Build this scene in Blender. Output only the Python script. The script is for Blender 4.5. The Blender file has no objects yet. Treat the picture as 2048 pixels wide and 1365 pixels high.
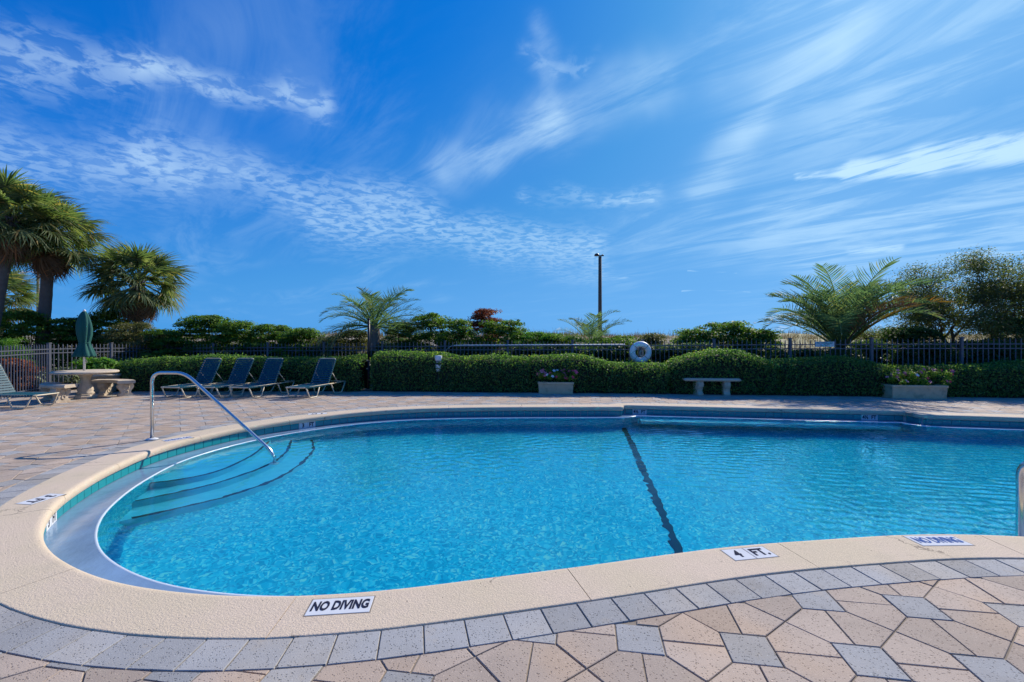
import bpy, bmesh, math, random
import numpy as np
from mathutils import Vector, Matrix, Quaternion

rng = np.random.default_rng(7)
random.seed(7)
R = math.radians
scene = bpy.context.scene
COL = scene.collection

# ------------------------------------------------------------------ camera
H, F = 1.42, 920.0            # eye height (m), focal length in photo pixels
HZ = 683.0                    # level camera: horizon row of the photograph
cam_d = bpy.data.cameras.new('camera')
cam_d.sensor_width = 36.0
cam_d.lens = 36.0 * F / 2048.0
cam_d.clip_start = 0.05
cam_d.clip_end = 5000
cam = bpy.data.objects.new('camera', cam_d)
COL.objects.link(cam)
cam.location = (0, 0, H)
cam.rotation_euler = (R(90), 0, 0)
scene.camera = cam

# ------------------------------------------------------------------ sun, exposure
SUN_AZ, SUN_EL = 40.0, 35.0   # degrees right of the view direction, above horizon
sd = Vector((math.sin(R(SUN_AZ)) * math.cos(R(SUN_EL)), math.cos(R(SUN_AZ)) * math.cos(R(SUN_EL)), math.sin(R(SUN_EL))))
sun_l = bpy.data.lights.new('sun', 'SUN')
sun_l.energy = 3.5
sun_l.angle = R(0.5)
sun_l.color = (1.0, 0.92, 0.80)
sun = bpy.data.objects.new('sun', sun_l)
COL.objects.link(sun)
sun.rotation_euler = sd.to_track_quat('Z', 'Y').to_euler()
sun.location = sd * 60
try:
    sun_l.cycles.is_caustics_light = False
except Exception:
    pass

scene.view_settings.view_transform = 'Standard'
scene.view_settings.look = 'None'
scene.view_settings.exposure = 0.68
scene.view_settings.gamma = 1.0
scene.view_settings.use_curve_mapping = False
scene.render.engine = 'CYCLES'
cy = scene.cycles
cy.use_denoising = True
try:
    cy.denoiser = 'OPENIMAGEDENOISE'
except Exception:
    pass
cy.max_bounces = 6
cy.diffuse_bounces = 2
cy.glossy_bounces = 2
cy.transmission_bounces = 4
cy.use_adaptive_sampling = True
cy.adaptive_threshold = 0.02
cy.transparent_max_bounces = 6
cy.sample_clamp_indirect = 10.0
cy.caustics_reflective = False
cy.caustics_refractive = True
cy.blur_glossy = 0.3

# ------------------------------------------------------------------ node helpers
class NT:
    def __init__(s, tree):
        s.t = tree
        s.n = tree.nodes
        s.l = tree.links
    def node(s, typ, **kw):
        nd = s.n.new(typ)
        for k, v in kw.items():
            setattr(nd, k, v)
        return nd
    def put(s, sock, v):
        if hasattr(v, 'is_output') or isinstance(v, bpy.types.NodeSocket):
            s.l.new(v, sock)
        elif v is not None:
            sock.default_value = v
    def m(s, op, a, b=None, c=None, clamp=False):
        nd = s.node('ShaderNodeMath', operation=op, use_clamp=clamp)
        for i, v in enumerate((a, b, c)):
            if v is not None:
                s.put(nd.inputs[i], v)
        return nd.outputs[0]
    def v(s, op, a, b=None, scale=None):
        nd = s.node('ShaderNodeVectorMath', operation=op)
        s.put(nd.inputs[0], a)
        if b is not None:
            s.put(nd.inputs[1], b)
        if scale is not None:
            s.put(nd.inputs['Scale'], scale)
        return nd.outputs['Value'] if op in ('DOT_PRODUCT', 'LENGTH', 'DISTANCE') else nd.outputs[0]
    def xyz(s, x, y, z=0.0):
        nd = s.node('ShaderNodeCombineXYZ')
        for i, q in enumerate((x, y, z)):
            s.put(nd.inputs[i], q)
        return nd.outputs[0]
    def sep(s, a):
        nd = s.node('ShaderNodeSeparateXYZ')
        s.put(nd.inputs[0], a)
        return nd.outputs
    def noise(s, vec, scale=5, detail=3, rough=0.5, dist=0.0, out=0):
        nd = s.node('ShaderNodeTexNoise')
        s.put(nd.inputs['Vector'], vec)
        s.put(nd.inputs['Scale'], scale)
        s.put(nd.inputs['Detail'], detail)
        s.put(nd.inputs['Roughness'], rough)
        s.put(nd.inputs['Distortion'], dist)
        return nd.outputs[out]
    def ramp(s, fac, stops, interp='LINEAR'):
        nd = s.node('ShaderNodeValToRGB')
        nd.color_ramp.interpolation = interp
        el = nd.color_ramp.elements
        while len(el) < len(stops):
            el.new(0.5)
        for e, (p, c) in zip(el, stops):
            e.position = p
            e.color = (c, c, c, 1) if isinstance(c, (int, float)) else (*c, 1)
        s.put(nd.inputs[0], fac)
        return nd.outputs[0]
    def smooth(s, x, lo, hi, a=0.0, b=1.0):
        nd = s.node('ShaderNodeMapRange', interpolation_type='SMOOTHSTEP')
        for i, q in enumerate((x, lo, hi, a, b)):
            s.put(nd.inputs[i], q)
        return nd.outputs[0]
    def mix(s, fac, a, b, mode='MIX'):
        nd = s.node('ShaderNodeMix', data_type='RGBA', blend_type=mode)
        s.put(nd.inputs[0], fac)
        s.put(nd.inputs[6], (*a, 1) if isinstance(a, tuple) else a)
        s.put(nd.inputs[7], (*b, 1) if isinstance(b, tuple) else b)
        return nd.outputs[2]

# ------------------------------------------------------------------ sky
world = bpy.data.worlds.new('World')
scene.world = world
world.use_nodes = True
world.cycles.sampling_method = 'MANUAL'
world.cycles.sample_map_resolution = 512
W = NT(world.node_tree)
for n in list(W.n):
    W.n.remove(n)
sky = W.node('ShaderNodeTexSky', sky_type='NISHITA')
sky.sun_disc = False
sky.sun_elevation = R(SUN_EL)
sky.sun_rotation = R(SUN_AZ)
sky.altitude = 0
sky.air_density = 1.0
sky.dust_density = 0.6
sky.ozone_density = 2.5

def px_dir(x, y):             # azimuth and elevation (degrees) of a measured sky point
    a = math.atan2(x - 1024, F)
    e = math.atan2(HZ - y, math.hypot(F, x - 1024))
    return math.degrees(a), math.degrees(e)

tc = W.node('ShaderNodeTexCoord').outputs['Generated']
dirv = W.v('NORMALIZE', tc)
dx, dy, dz = W.sep(dirv)
az = W.m('MULTIPLY', W.m('ARCTAN2', dx, dy), 57.29578)
el = W.m('MULTIPLY', W.m('ARCSINE', dz), 57.29578)
zc = W.m('ADD', W.m('MAXIMUM', dz, 0.0), 0.06)
plane = W.xyz(W.m('DIVIDE', dx, zc), W.m('DIVIDE', dy, zc), 0.0)
ae = W.xyz(az, el, 0.0)
wn = W.noise(W.v('SCALE', ae, scale=0.075), 1.0, 3, 0.55, 0.0, 1)
warp = W.v('SCALE', W.v('SUBTRACT', wn, (0.5, 0.5, 0.5)), scale=9.0)
aew = W.v('ADD', ae, warp)
aes = W.v('ADD', ae, W.v('SCALE', warp, scale=0.16))

def streak(p0, p1, w, amp, src=None):
    a = px_dir(*p0)
    b = px_dir(*p1)
    ab = (b[0] - a[0], b[1] - a[1], 0.0)
    L2 = ab[0] ** 2 + ab[1] ** 2
    rel = W.v('SUBTRACT', src or aew, (a[0], a[1], 0.0))
    t = W.m('MULTIPLY', W.v('DOT_PRODUCT', rel, ab), 1.0 / L2, clamp=True)
    d = W.v('LENGTH', W.v('SUBTRACT', rel, W.v('SCALE', ab, scale=t)))
    q = W.m('MULTIPLY', d, 1.0 / w)
    g = W.m('EXPONENT', W.m('MULTIPLY', W.m('MULTIPLY', q, q), -1.0))
    return W.m('MULTIPLY', g, amp)

def total(lst):
    s = lst[0]
    for q in lst[1:]:
        s = W.m('ADD', s, q)
    return s

rip = total([                                    # rippled altocumulus fields
    streak((-60, 75), (300, 130), 2.0, 0.6), streak((300, 135), (640, 205), 1.4, 0.8),
    streak((-60, 290), (300, 335), 2.6, 0.45), streak((300, 330), (860, 428), 1.9, 0.55),
    streak((640, 440), (1190, 505), 1.9, 0.60), streak((1060, 385), (1300, 410), 1.1, 0.55),
    streak((1060, 120), (1170, 120), 1.0, 0.4)])
wis = total([                                    # fibrous cirrus
    streak((880, 335), (1090, 250), 2.4, 0.75), streak((1090, 240), (1340, 130), 2.4, 0.62),
    streak((1080, 40), (1100, 230), 1.3, 0.45), streak((1400, 390), (1520, 250), 2.3, 0.75),
    streak((1520, 240), (1700, 50), 2.6, 0.75), streak((1450, 80), (1700, 55), 2.6, 0.5),
    streak((1720, 240), (2100, 80), 4.2, 0.75), streak((1560, 430), (2100, 470), 4.5, 0.55), streak((1560, 30), (2060, -20), 6.0, 0.45),
    streak((0, 260), (420, 330), 4.0, 0.22), streak((1300, 470), (2060, 420), 3.0, 0.4)])
lens = total([                                   # bright smooth lens and small flat clouds
    streak((1600, 354), (1720, 345), 0.45, 0.9, aes), streak((1700, 345), (1860, 330), 0.9, 1.5, aes), streak((1840, 322), (2120, 288), 1.15, 1.6, aes),
    streak((1700, 500), (1800, 496), 0.5, 0.8, aes),
    streak((1365, 583), (1500, 585), 0.12, 0.5, aes), streak((1375, 545), (1470, 548), 0.12, 0.7, aes),
    streak((1200, 550), (1255, 556), 0.25, 0.7, aes), streak((1245, 405), (1300, 408), 0.5, 0.6, aes)])
rot = W.node('ShaderNodeVectorRotate', rotation_type='Z_AXIS')
W.put(rot.inputs['Vector'], plane)
rot.inputs['Angle'].default_value = R(52)
fib = W.noise(W.v('MULTIPLY', rot.outputs[0], (0.8, 2.6, 1.0)), 1.0, 6, 0.66, 0.9)
fib = W.smooth(fib, 0.38, 0.66)
puff = W.noise(plane, 13.0, 4, 0.6, 0.5)
puff = W.smooth(puff, 0.40, 0.60)
big = W.noise(W.v('MULTIPLY', rot.outputs[0], (0.5, 0.9, 1.0)), 1.0, 2, 0.6, 0.4)
veil = W.m('MULTIPLY', W.smooth(big, 0.42, 0.75), W.m('MULTIPLY', fib, 0.16))
c1 = W.m('MULTIPLY', rip, W.m('MULTIPLY_ADD', puff, 0.66, 0.16))
c2 = W.m('MULTIPLY', wis, W.m('MULTIPLY_ADD', fib, 0.62, 0.10))
lf = W.noise(W.v('MULTIPLY', W.xyz(az, W.m('MULTIPLY_ADD', az, -0.085, el), 0.0), (0.16, 1.5, 1.0)), 1.0, 5, 0.65, 0.5)
lf = W.smooth(lf, 0.32, 0.66)
c3 = W.smooth(W.m('MULTIPLY', lens, W.m('MULTIPLY_ADD', lf, 0.85, 0.22)), 0.12, 1.3, 0.0, 1.9)
cov = W.m('ADD', W.m('ADD', c1, c2), W.m('ADD', c3, veil))
cov = W.m('SUBTRACT', 1.0, W.m('EXPONENT', W.m('MULTIPLY', cov, -1.15)))
cov = W.m('MULTIPLY', cov, W.smooth(el, 0.0, 6.0))
# the photograph's deep polarised blue: the clear air takes its hue from the sky model's own luminance
bw = W.node('ShaderNodeRGBToBW')
W.put(bw.inputs[0], sky.outputs[0])
lum = W.m('MULTIPLY', bw.outputs[0], 0.1)
lum = W.m('DIVIDE', lum, W.m('ADD', lum, 0.35))
lum = W.m('MAXIMUM', lum, W.smooth(el, 16.0, -2.0, 0.0, 0.56))
tone = W.ramp(lum, [(0.25, (0.001, 0.078, 0.39)), (0.42, (0.003, 0.140, 0.53)), (0.58, (0.055, 0.255, 0.60)),
                    (0.76, (0.125, 0.355, 0.70)), (0.92, (0.31, 0.55, 0.83))])
clear = W.v('SCALE', tone, scale=8.15)
cloudc = W.mix(0.62, clear, (5.4, 7.1, 7.8))
skyc = W.mix(cov, clear, cloudc)
bg = W.node('ShaderNodeBackground')
W.put(bg.inputs['Color'], skyc)
bg.inputs['Strength'].default_value = 0.10
out = W.node('ShaderNodeOutputWorld')
W.l.new(bg.outputs[0], out.inputs[0])

# ------------------------------------------------------------------ measuring helpers
def G(x, y, z=0.0):           # a measured ground point -> its place on the level z
    Y = F * (H - z) / (y - HZ)
    return ((x - 1024) * Y / F, Y)
def At(x, y, Y):              # a measured point standing at distance Y
    return Vector(((x - 1024) * Y / F, Y, H - (y - HZ) * Y / F))
ZW = -0.185                   # water level
def GR(x, y, z):              # a point seen through the flat water on the level z
    d = Vector(((x - 1024) / F, 1.0, -(y - HZ) / F)).normalized()
    t = (ZW - H) / d.z
    p = Vector((0, 0, H)) + d * t
    s = 1 / 1.333
    h = Vector((d.x, d.y)) * s
    dz_ = -math.sqrt(1 - h.length_squared)
    k = (z - ZW) / dz_
    return (p.x + h.x * k, p.y + h.y * k)

# ------------------------------------------------------------------ object helpers
def link(o, parent=None):
    COL.objects.link(o)
    if parent is not None:
        o.parent = parent
    return o
def tag(o, label=None, cat=None, group=None, kind=None):
    if label: o['label'] = label
    if cat: o['category'] = cat
    if group: o['group'] = group
    if kind: o['kind'] = kind
    return o
def empty(name, loc=(0, 0, 0), rz=0.0):
    o = bpy.data.objects.new(name, None)
    o.empty_display_size = 0.1
    o.location = loc
    o.rotation_euler = (0, 0, rz)
    return link(o)
def meshobj(name, me, mat=None, parent=None):
    if mat is not None and len(me.materials) == 0:
        me.materials.append(mat)
    return link(bpy.data.objects.new(name, me), parent)
def copy_tree(o, parent=None):
    c = o.copy()
    COL.objects.link(c)
    c.parent = parent
    for ch in list(o.children):
        copy_tree(ch, c)
    return c

class MB:
    def __init__(s):
        s.v, s.f, s.sm = [], [], []
    def add(s, vs, fs, smooth=False):
        b = len(s.v)
        s.v += [tuple(q) for q in vs]
        s.f += [tuple(i + b for i in f) for f in fs]
        s.sm += [smooth] * len(fs)
        return s
    def box(s, c, d, rz=0.0, bev=0.0):
        x, y, z = d[0] / 2, d[1] / 2, d[2] / 2
        if bev <= 0:
            vs = [(i * x, j * y, k * z) for k in (-1, 1) for j in (-1, 1) for i in (-1, 1)]
            fs = [(0, 2, 3, 1), (4, 5, 7, 6), (0, 1, 5, 4), (2, 6, 7, 3), (0, 4, 6, 2), (1, 3, 7, 5)]
        else:
            b = bev
            ring = lambda ix, iy, zz: [(-ix, -iy, zz), (ix, -iy, zz), (ix, iy, zz), (-ix, iy, zz)]
            vs = ring(x - b, y - b, -z) + ring(x, y, -z + b) + ring(x, y, z - b) + ring(x - b, y - b, z)
            fs = [(3, 2, 1, 0), (12, 13, 14, 15)]
            for k in range(3):
                for i in range(4):
                    j = (i + 1) % 4
                    fs.append((4 * k + i, 4 * k + j, 4 * k + 4 + j, 4 * k + 4 + i))
        cs, sn = math.cos(rz), math.sin(rz)
        vs = [(c[0] + a * cs - b_ * sn, c[1] + a * sn + b_ * cs, c[2] + e) for a, b_, e in vs]
        return s.add(vs, fs)
    def tube(s, pts, rad, n=8, cap=True, closed=False):
        pts = [Vector(p) for p in pts]
        m = len(pts)
        rad = [rad] * m if isinstance(rad, (int, float)) else rad
        vs, up = [], None
        for i, p in enumerate(pts):
            if closed:
                t = (pts[(i + 1) % m] - pts[i - 1]).normalized()
            else:
                t = (pts[min(i + 1, m - 1)] - pts[max(i - 1, 0)]).normalized()
            if up is None:
                up = Vector((0, 0, 1)) if abs(t.z) < 0.9 else Vector((1, 0, 0))
            a = (up - t * up.dot(t))
            a = a.normalized() if a.length > 1e-6 else t.orthogonal().normalized()
            up = a
            b = t.cross(a)
            for k in range(n):
                w = 2 * math.pi * k / n
                vs.append(p + (a * math.cos(w) + b * math.sin(w)) * rad[i])
        fs = []
        for i in range(m if closed else m - 1):
            i2 = (i + 1) % m
            for k in range(n):
                k2 = (k + 1) % n
                fs.append((i * n + k, i * n + k2, i2 * n + k2, i2 * n + k))
        s.add(vs, fs, True)
        if cap and not closed:
            b = len(s.v) - len(vs)
            s.f += [tuple(b + k for k in reversed(range(n))), tuple(b + (m - 1) * n + k for k in range(n))]
            s.sm += [False, False]
        return s
    def lathe(s, c, prof, n=24, smooth=True, flute=None, rz=0.0):
        vs = []
        for (r, z) in prof:
            for k in range(n):
                w = 2 * math.pi * k / n + rz
                q = r * (flute(w, z) if flute else 1.0)
                vs.append((c[0] + q * math.cos(w), c[1] + q * math.sin(w), c[2] + z))
        fs = []
        for i in range(len(prof) - 1):
            for k in range(n):
                k2 = (k + 1) % n
                fs.append((i * n + k, i * n + k2, (i + 1) * n + k2, (i + 1) * n + k))
        s.add(vs, fs, smooth)
        b = len(s.v) - len(vs)
        if prof[0][0] > 1e-4:
            s.f.append(tuple(b + k for k in reversed(range(n)))); s.sm.append(False)
        if prof[-1][0] > 1e-4:
            s.f.append(tuple(b + (len(prof) - 1) * n + k for k in range(n))); s.sm.append(False)
        return s
    def prism(s, poly, z0, z1, bev=0.0):
        n = len(poly)
        if bev:
            cx = sum(p[0] for p in poly) / n; cy_ = sum(p[1] for p in poly) / n
            r = min(math.hypot(p[0] - cx, p[1] - cy_) for p in poly)
            k = max(0.5, 1 - bev / max(r, 0.02))
            top = [(cx + (p[0] - cx) * k, cy_ + (p[1] - cy_) * k, z1) for p in poly]
            vs = [(p[0], p[1], z0) for p in poly] + [(p[0], p[1], z1 - bev * 0.8) for p in poly] + top
            fs = [tuple(2 * n + i for i in range(n))]
            rings = 2
        else:
            vs = [(p[0], p[1], z0) for p in poly] + [(p[0], p[1], z1) for p in poly]
            fs = [tuple(n + i for i in range(n))]
            rings = 1
        for q in range(rings):
            for i in range(n):
                j = (i + 1) % n
                fs.append((q * n + i, q * n + j, q * n + n + j, q * n + n + i))
        return s.add(vs, fs)
    def mesh(s, name):
        me = bpy.data.meshes.new(name)
        me.from_pydata(s.v, [], s.f)
        me.polygons.foreach_set('use_smooth', s.sm)
        me.update()
        return me
    def build(s, name, mat, parent=None):
        return meshobj(name, s.mesh(name), mat, parent)

def arc(c, r, a0, a1, n, ax=(1, 0, 0), ay=(0, 0, 1)):
    c, ax, ay = Vector(c), Vector(ax), Vector(ay)
    return [c + ax * (r * math.cos(R(a0 + (a1 - a0) * i / n))) + ay * (r * math.sin(R(a0 + (a1 - a0) * i / n))) for i in range(n + 1)]

# ------------------------------------------------------------------ materials
def new_mat(name):
    m = bpy.data.materials.new(name)
    m.use_nodes = True
    t = NT(m.node_tree)
    bs = [n for n in t.n if n.type == 'BSDF_PRINCIPLED'][0]
    return m, t, bs
def plain(name, col, rough=0.6, metal=0.0, var=0.12, scale=9.0, bump=0.0, bscale=60.0, spec=None, dirt=0.0, emis=None):
    m, t, bs = new_mat(name)
    pos = t.node('ShaderNodeNewGeometry').outputs['Position']
    n1 = t.noise(pos, scale, 4, 0.6)
    f = t.m('MULTIPLY_ADD', n1, 2 * var, 1 - var)
    c = t.v('SCALE', tuple(col), scale=f)
    if dirt > 0:
        n2 = t.noise(pos, scale * 0.45, 5, 0.7)
        k = t.m('MULTIPLY', t.smooth(n2, 0.5, 0.72), dirt)
        c = t.mix(k, c, tuple(q * 0.35 for q in col))
    t.put(bs.inputs['Base Color'], c)
    bs.inputs['Roughness'].default_value = rough
    bs.inputs['Metallic'].default_value = metal
    if spec is not None:
        bs.inputs['Specular IOR Level'].default_value = spec
    if bump > 0:
        bn = t.node('ShaderNodeBump')
        bn.inputs['Strength'].default_value = 1.0
        bn.inputs['Distance'].default_value = bump
        t.put(bn.inputs['Height'], t.noise(pos, bscale, 3, 0.6))
        t.l.new(bn.outputs[0], bs.inputs['Normal'])
    return m
def paver_mat(name, col, speck):
    m, t, bs = new_mat(name)
    pos = t.node('ShaderNodeNewGeometry').outputs['Position']
    rnd = t.node('ShaderNodeObjectInfo').outputs['Random']
    at = t.node('ShaderNodeAttribute'); at.attribute_name = 'tint'
    r = t.m('FRACT', t.m('ADD', rnd, at.outputs['Fac']))
    f = t.m('MULTIPLY_ADD', r, 0.30, 0.83)
    f2 = t.m('MULTIPLY_ADD', t.noise(pos, 2.2, 4, 0.6), 0.5, 0.75)
    c = t.v('SCALE', tuple(col), scale=t.m('MULTIPLY', f, f2))
    hue = t.noise(pos, 1.4, 2, 0.5)
    c = t.mix(t.smooth(hue, 0.45, 0.65), c, t.v('MULTIPLY', c, (1.06, 0.99, 0.90)))
    v1 = t.node('ShaderNodeTexVoronoi'); v1.inputs['Scale'].default_value = 80
    t.put(v1.inputs['Vector'], pos); v1.inputs['Randomness'].default_value = 1.0
    big = t.noise(pos, 30, 2, 0.5)
    k = t.m('MULTIPLY', t.smooth(v1.outputs['Distance'], 0.33, 0.20), t.smooth(big, 0.42, 0.52))
    c = t.mix(t.m('MULTIPLY', k, 0.6), c, tuple(speck))
    wh = t.noise(pos, 95, 2, 0.5)
    c = t.mix(t.m('MULTIPLY', t.smooth(wh, 0.64, 0.72), 0.6), c, tuple(min(0.7, q * 1.6) for q in col))
    sn = t.noise(pos, 0.9, 6, 0.72)
    c = t.mix(t.m('MULTIPLY', t.smooth(sn, 0.52, 0.70), 0.38), c, (0.20, 0.165, 0.13))
    sd2 = t.noise(pos, 3.7, 5, 0.75)
    c = t.mix(t.m('MULTIPLY', t.smooth(sd2, 0.56, 0.68), 0.30), c, (0.42, 0.35, 0.26))
    fine = t.noise(pos, 260, 2, 0.6)
    c = t.v('SCALE', c, scale=t.m('MULTIPLY_ADD', fine, 0.5, 0.75))
    t.put(bs.inputs['Base Color'], c)
    bs.inputs['Roughness'].default_value = 0.85
    bs.inputs['Specular IOR Level'].default_value = 0.25
    bn = t.node('ShaderNodeBump'); bn.inputs['Distance'].default_value = 0.0015
    t.put(bn.inputs['Height'], t.m('SUBTRACT', t.noise(pos, 180, 3, 0.6), k))
    t.l.new(bn.outputs[0], bs.inputs['Normal'])
    return m
def leaf_mat(name, c0, c1, rough=0.45, trans=0.35, tcol=None):
    rough = max(rough, 0.52)
    m, t, bs = new_mat(name)
    at = t.node('ShaderNodeAttribute'); at.attribute_name = 'tint'
    c = t.mix(at.outputs['Fac'], tuple(c0), tuple(c1))
    c = t.mix(t.smooth(at.outputs['Fac'], 0.90, 0.99), c, (min(.5, c1[0] * 1.5 + .03), c1[1] * 1.05, c1[2] * 0.8))
    t.put(bs.inputs['Base Color'], c)
    bs.inputs['Roughness'].default_value = rough
    bs.inputs['Specular IOR Level'].default_value = 0.22
    tr = t.node('ShaderNodeBsdfTranslucent')
    t.put(tr.inputs['Color'], t.v('MULTIPLY', c, tcol or (1.5, 1.7, 0.6)))
    mx = t.node('ShaderNodeMixShader'); mx.inputs[0].default_value = trans
    t.l.new(bs.outputs[0], mx.inputs[1]); t.l.new(tr.outputs[0], mx.inputs[2])
    o = [n for n in t.n if n.type == 'OUTPUT_MATERIAL'][0]
    t.l.new(mx.outputs[0], o.inputs[0])
    return m

M = {}
M['grey_paver'] = paver_mat('grey_paver', (0.34, 0.34, 0.335), (0.055, 0.05, 0.045))
M['pink_paver'] = paver_mat('pink_paver', (0.425, 0.342, 0.272), (0.13, 0.085, 0.06))
M['joint'] = plain('joint_sand', (0.22, 0.18, 0.135), 0.95, var=0.5, scale=14)
M['tile'] = plain('teal_tile', (0.008, 0.25, 0.275), 0.16, var=0.12, scale=3.0)
M['grout'] = plain('grout', (0.42, 0.45, 0.45), 0.8)
M['marker'] = plain('marker_white', (0.60, 0.62, 0.64), 0.85, spec=0.05, var=0.08, scale=14, dirt=0.10)
M['ink'] = plain('marker_ink', (0.022, 0.026, 0.05), 0.9, var=0.3, scale=60, spec=0.05)
M['ink_worn'] = plain('worn_ink', (0.05, 0.12, 0.34), 0.9, var=0.5, scale=90, spec=0.05)
M['gutter'] = plain('wet_gutter', (0.20, 0.31, 0.45), 0.14, var=0.38, scale=2.4, bump=0.003, bscale=14, dirt=0.35)  # wet ledge; the sky's blue reflection is put into the base colour
M['lip'] = plain('gutter_lip', (0.62, 0.70, 0.76), 0.25, var=0.06)
def plaster_mat():             # plaster whose light and dark cells put the caustic mosaic into the colour
    m, t, bs = new_mat('caustic_plaster')
    pos = t.node('ShaderNodeNewGeometry').outputs['Position']
    v1 = t.node('ShaderNodeTexVoronoi'); v1.inputs['Scale'].default_value = 48
    t.put(v1.inputs['Vector'], pos)
    g = t.sep(v1.outputs['Color'])[0]
    n1 = t.noise(pos, 11, 3, 0.6)
    k = t.m('ADD', t.m('MULTIPLY', g, 0.6), t.m('MULTIPLY', n1, 0.4))
    c = t.ramp(k, [(0.2, (0.006, 0.36, 0.60)), (0.5, (0.014, 0.55, 0.76)), (0.68, (0.05, 0.68, 0.82)), (0.82, (0.34, 0.82, 0.80))])
    big = t.noise(pos, 0.7, 3, 0.5)
    c = t.v('SCALE', c, scale=t.m('MULTIPLY_ADD', big, 0.3, 0.85))
    t.put(bs.inputs['Base Color'], c)
    bs.inputs['Roughness'].default_value = 0.85
    bs.inputs['Specular IOR Level'].default_value = 0.1
    return m
M['plaster'] = plaster_mat()
M['step'] = plain('step_plaster', (0.10, 0.62, 0.78), 0.8, var=0.08, scale=2)
M['navy'] = plain('navy_tile', (0.006, 0.012, 0.045), 0.4, var=0.2)
M['concrete'] = plain('cast_concrete', (0.56, 0.46, 0.34), 0.9, var=0.25, scale=11, bump=0.004, bscale=55, dirt=0.45)
M['concrete2'] = plain('weathered_concrete', (0.47, 0.39, 0.29), 0.9, var=0.25, scale=9, bump=0.006, bscale=40, dirt=0.5)
M['planter'] = plain('tan_planter_concrete', (0.60, 0.455, 0.29), 0.9, var=0.25, scale=9, bump=0.006, bscale=40, dirt=0.55)
M['steel'] = plain('stainless', (0.62, 0.61, 0.60), 0.22, 1.0, var=0.05)
M['frame'] = plain('cream_powder_coat', (0.62, 0.52, 0.36), 0.4, var=0.08)
M['strap'] = plain('teal_vinyl', (0.004, 0.070, 0.105), 0.55, var=0.15, scale=6, spec=0.25)
M['canvas'] = plain('green_canvas', (0.003, 0.085, 0.070), 0.85, var=0.15, scale=5, bump=0.002, bscale=300)
M['white'] = plain('white_paint', (0.72, 0.72, 0.72), 0.5, var=0.08, dirt=0.10)
M['buoy'] = plain('buoy_vinyl', (0.85, 0.83, 0.79), 0.5, var=0.15, scale=7, dirt=0.25)
M['rope'] = plain('rope', (0.50, 0.45, 0.36), 0.9, var=0.2, scale=60)
M['fence'] = plain('fence_paint', (0.088, 0.096, 0.122), 0.45, var=0.12)
M['black'] = plain('black_metal', (0.016, 0.017, 0.022), 0.45, var=0.2)
M['wood'] = plain('weathered_wood', (0.10, 0.078, 0.058), 0.9, var=0.3, scale=6, bump=0.004, bscale=30)
M['bark'] = plain('palm_bark', (0.14, 0.115, 0.10), 0.95, var=0.4, scale=8, bump=0.02, bscale=14)
M['twig'] = plain('twig', (0.10, 0.075, 0.055), 0.9, var=0.3, scale=12)
M['mulch'] = plain('mulch', (0.06, 0.042, 0.03), 0.95, var=0.6, scale=22, bump=0.02, bscale=40)

def coping_mat():
    m, t, bs = new_mat('coping_concrete')
    pos = t.node('ShaderNodeNewGeometry').outputs['Position']
    n1 = t.noise(pos, 1.1, 4, 0.6)
    c = t.mix(t.smooth(n1, 0.3, 0.7), (0.58, 0.48, 0.335), (0.61, 0.49, 0.37))
    n2 = t.noise(pos, 150, 3, 0.65)
    c = t.v('SCALE', c, scale=t.m('MULTIPLY_ADD', n2, 0.75, 0.63))
    st = t.noise(pos, 2.3, 6, 0.7)
    c = t.mix(t.m('MULTIPLY', t.smooth(st, 0.55, 0.75), 0.22), c, (0.30, 0.27, 0.22))
    v1 = t.node('ShaderNodeTexVoronoi'); v1.inputs['Scale'].default_value = 26
    t.put(v1.inputs['Vector'], pos)
    k = t.m('MULTIPLY', t.smooth(v1.outputs['Distance'], 0.13, 0.06), t.smooth(t.noise(pos, 7, 2), 0.55, 0.62))
    c = t.mix(t.m('MULTIPLY', k, 0.7), c, (0.10, 0.085, 0.07))
    wv = t.node('ShaderNodeTexVoronoi', feature='DISTANCE_TO_EDGE'); wv.inputs['Scale'].default_value = 0.75
    t.put(wv.inputs['Vector'], t.v('ADD', pos, t.v('SCALE', t.noise(pos, 3.0, 4, 0.7, 0.0, 1), scale=0.35)))
    cr = t.m('MULTIPLY', t.smooth(wv.outputs['Distance'], 0.006, 0.001), t.smooth(t.noise(pos, 1.7, 2), 0.5, 0.6))
    c = t.mix(t.m('MULTIPLY', cr, 0.7), c, (0.13, 0.105, 0.085))
    dk = t.noise(pos, 5.5, 5, 0.75)
    c = t.mix(t.m('MULTIPLY', t.smooth(dk, 0.60, 0.72), 0.20), c, (0.22, 0.20, 0.16))
    t.put(bs.inputs['Base Color'], c)
    bs.inputs['Roughness'].default_value = 0.88
    bs.inputs['Specular IOR Level'].default_value = 0.25
    bn = t.node('ShaderNodeBump'); bn.inputs['Distance'].default_value = 0.0045
    t.put(bn.inputs['Height'], t.m('SUBTRACT', t.noise(pos, 110, 3, 0.6), t.m('MULTIPLY', k, 0.8)))
    t.l.new(bn.outputs[0], bs.inputs['Normal'])
    return m
M['coping'] = coping_mat()

def water_mat():
    m = bpy.data.materials.new('pool_water')
    m.use_nodes = True
    t = NT(m.node_tree)
    for n in list(t.n):
        t.n.remove(n)
    g = t.node('ShaderNodeBsdfGlass')
    g.inputs['Color'].default_value = (0.62, 0.96, 1.0, 1)
    g.inputs['Roughness'].default_value = 0.0
    g.inputs['IOR'].default_value = 1.333
    o = t.node('ShaderNodeOutputMaterial')
    t.l.new(g.outputs[0], o.inputs[0])
    return m
M['water'] = water_mat()

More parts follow.
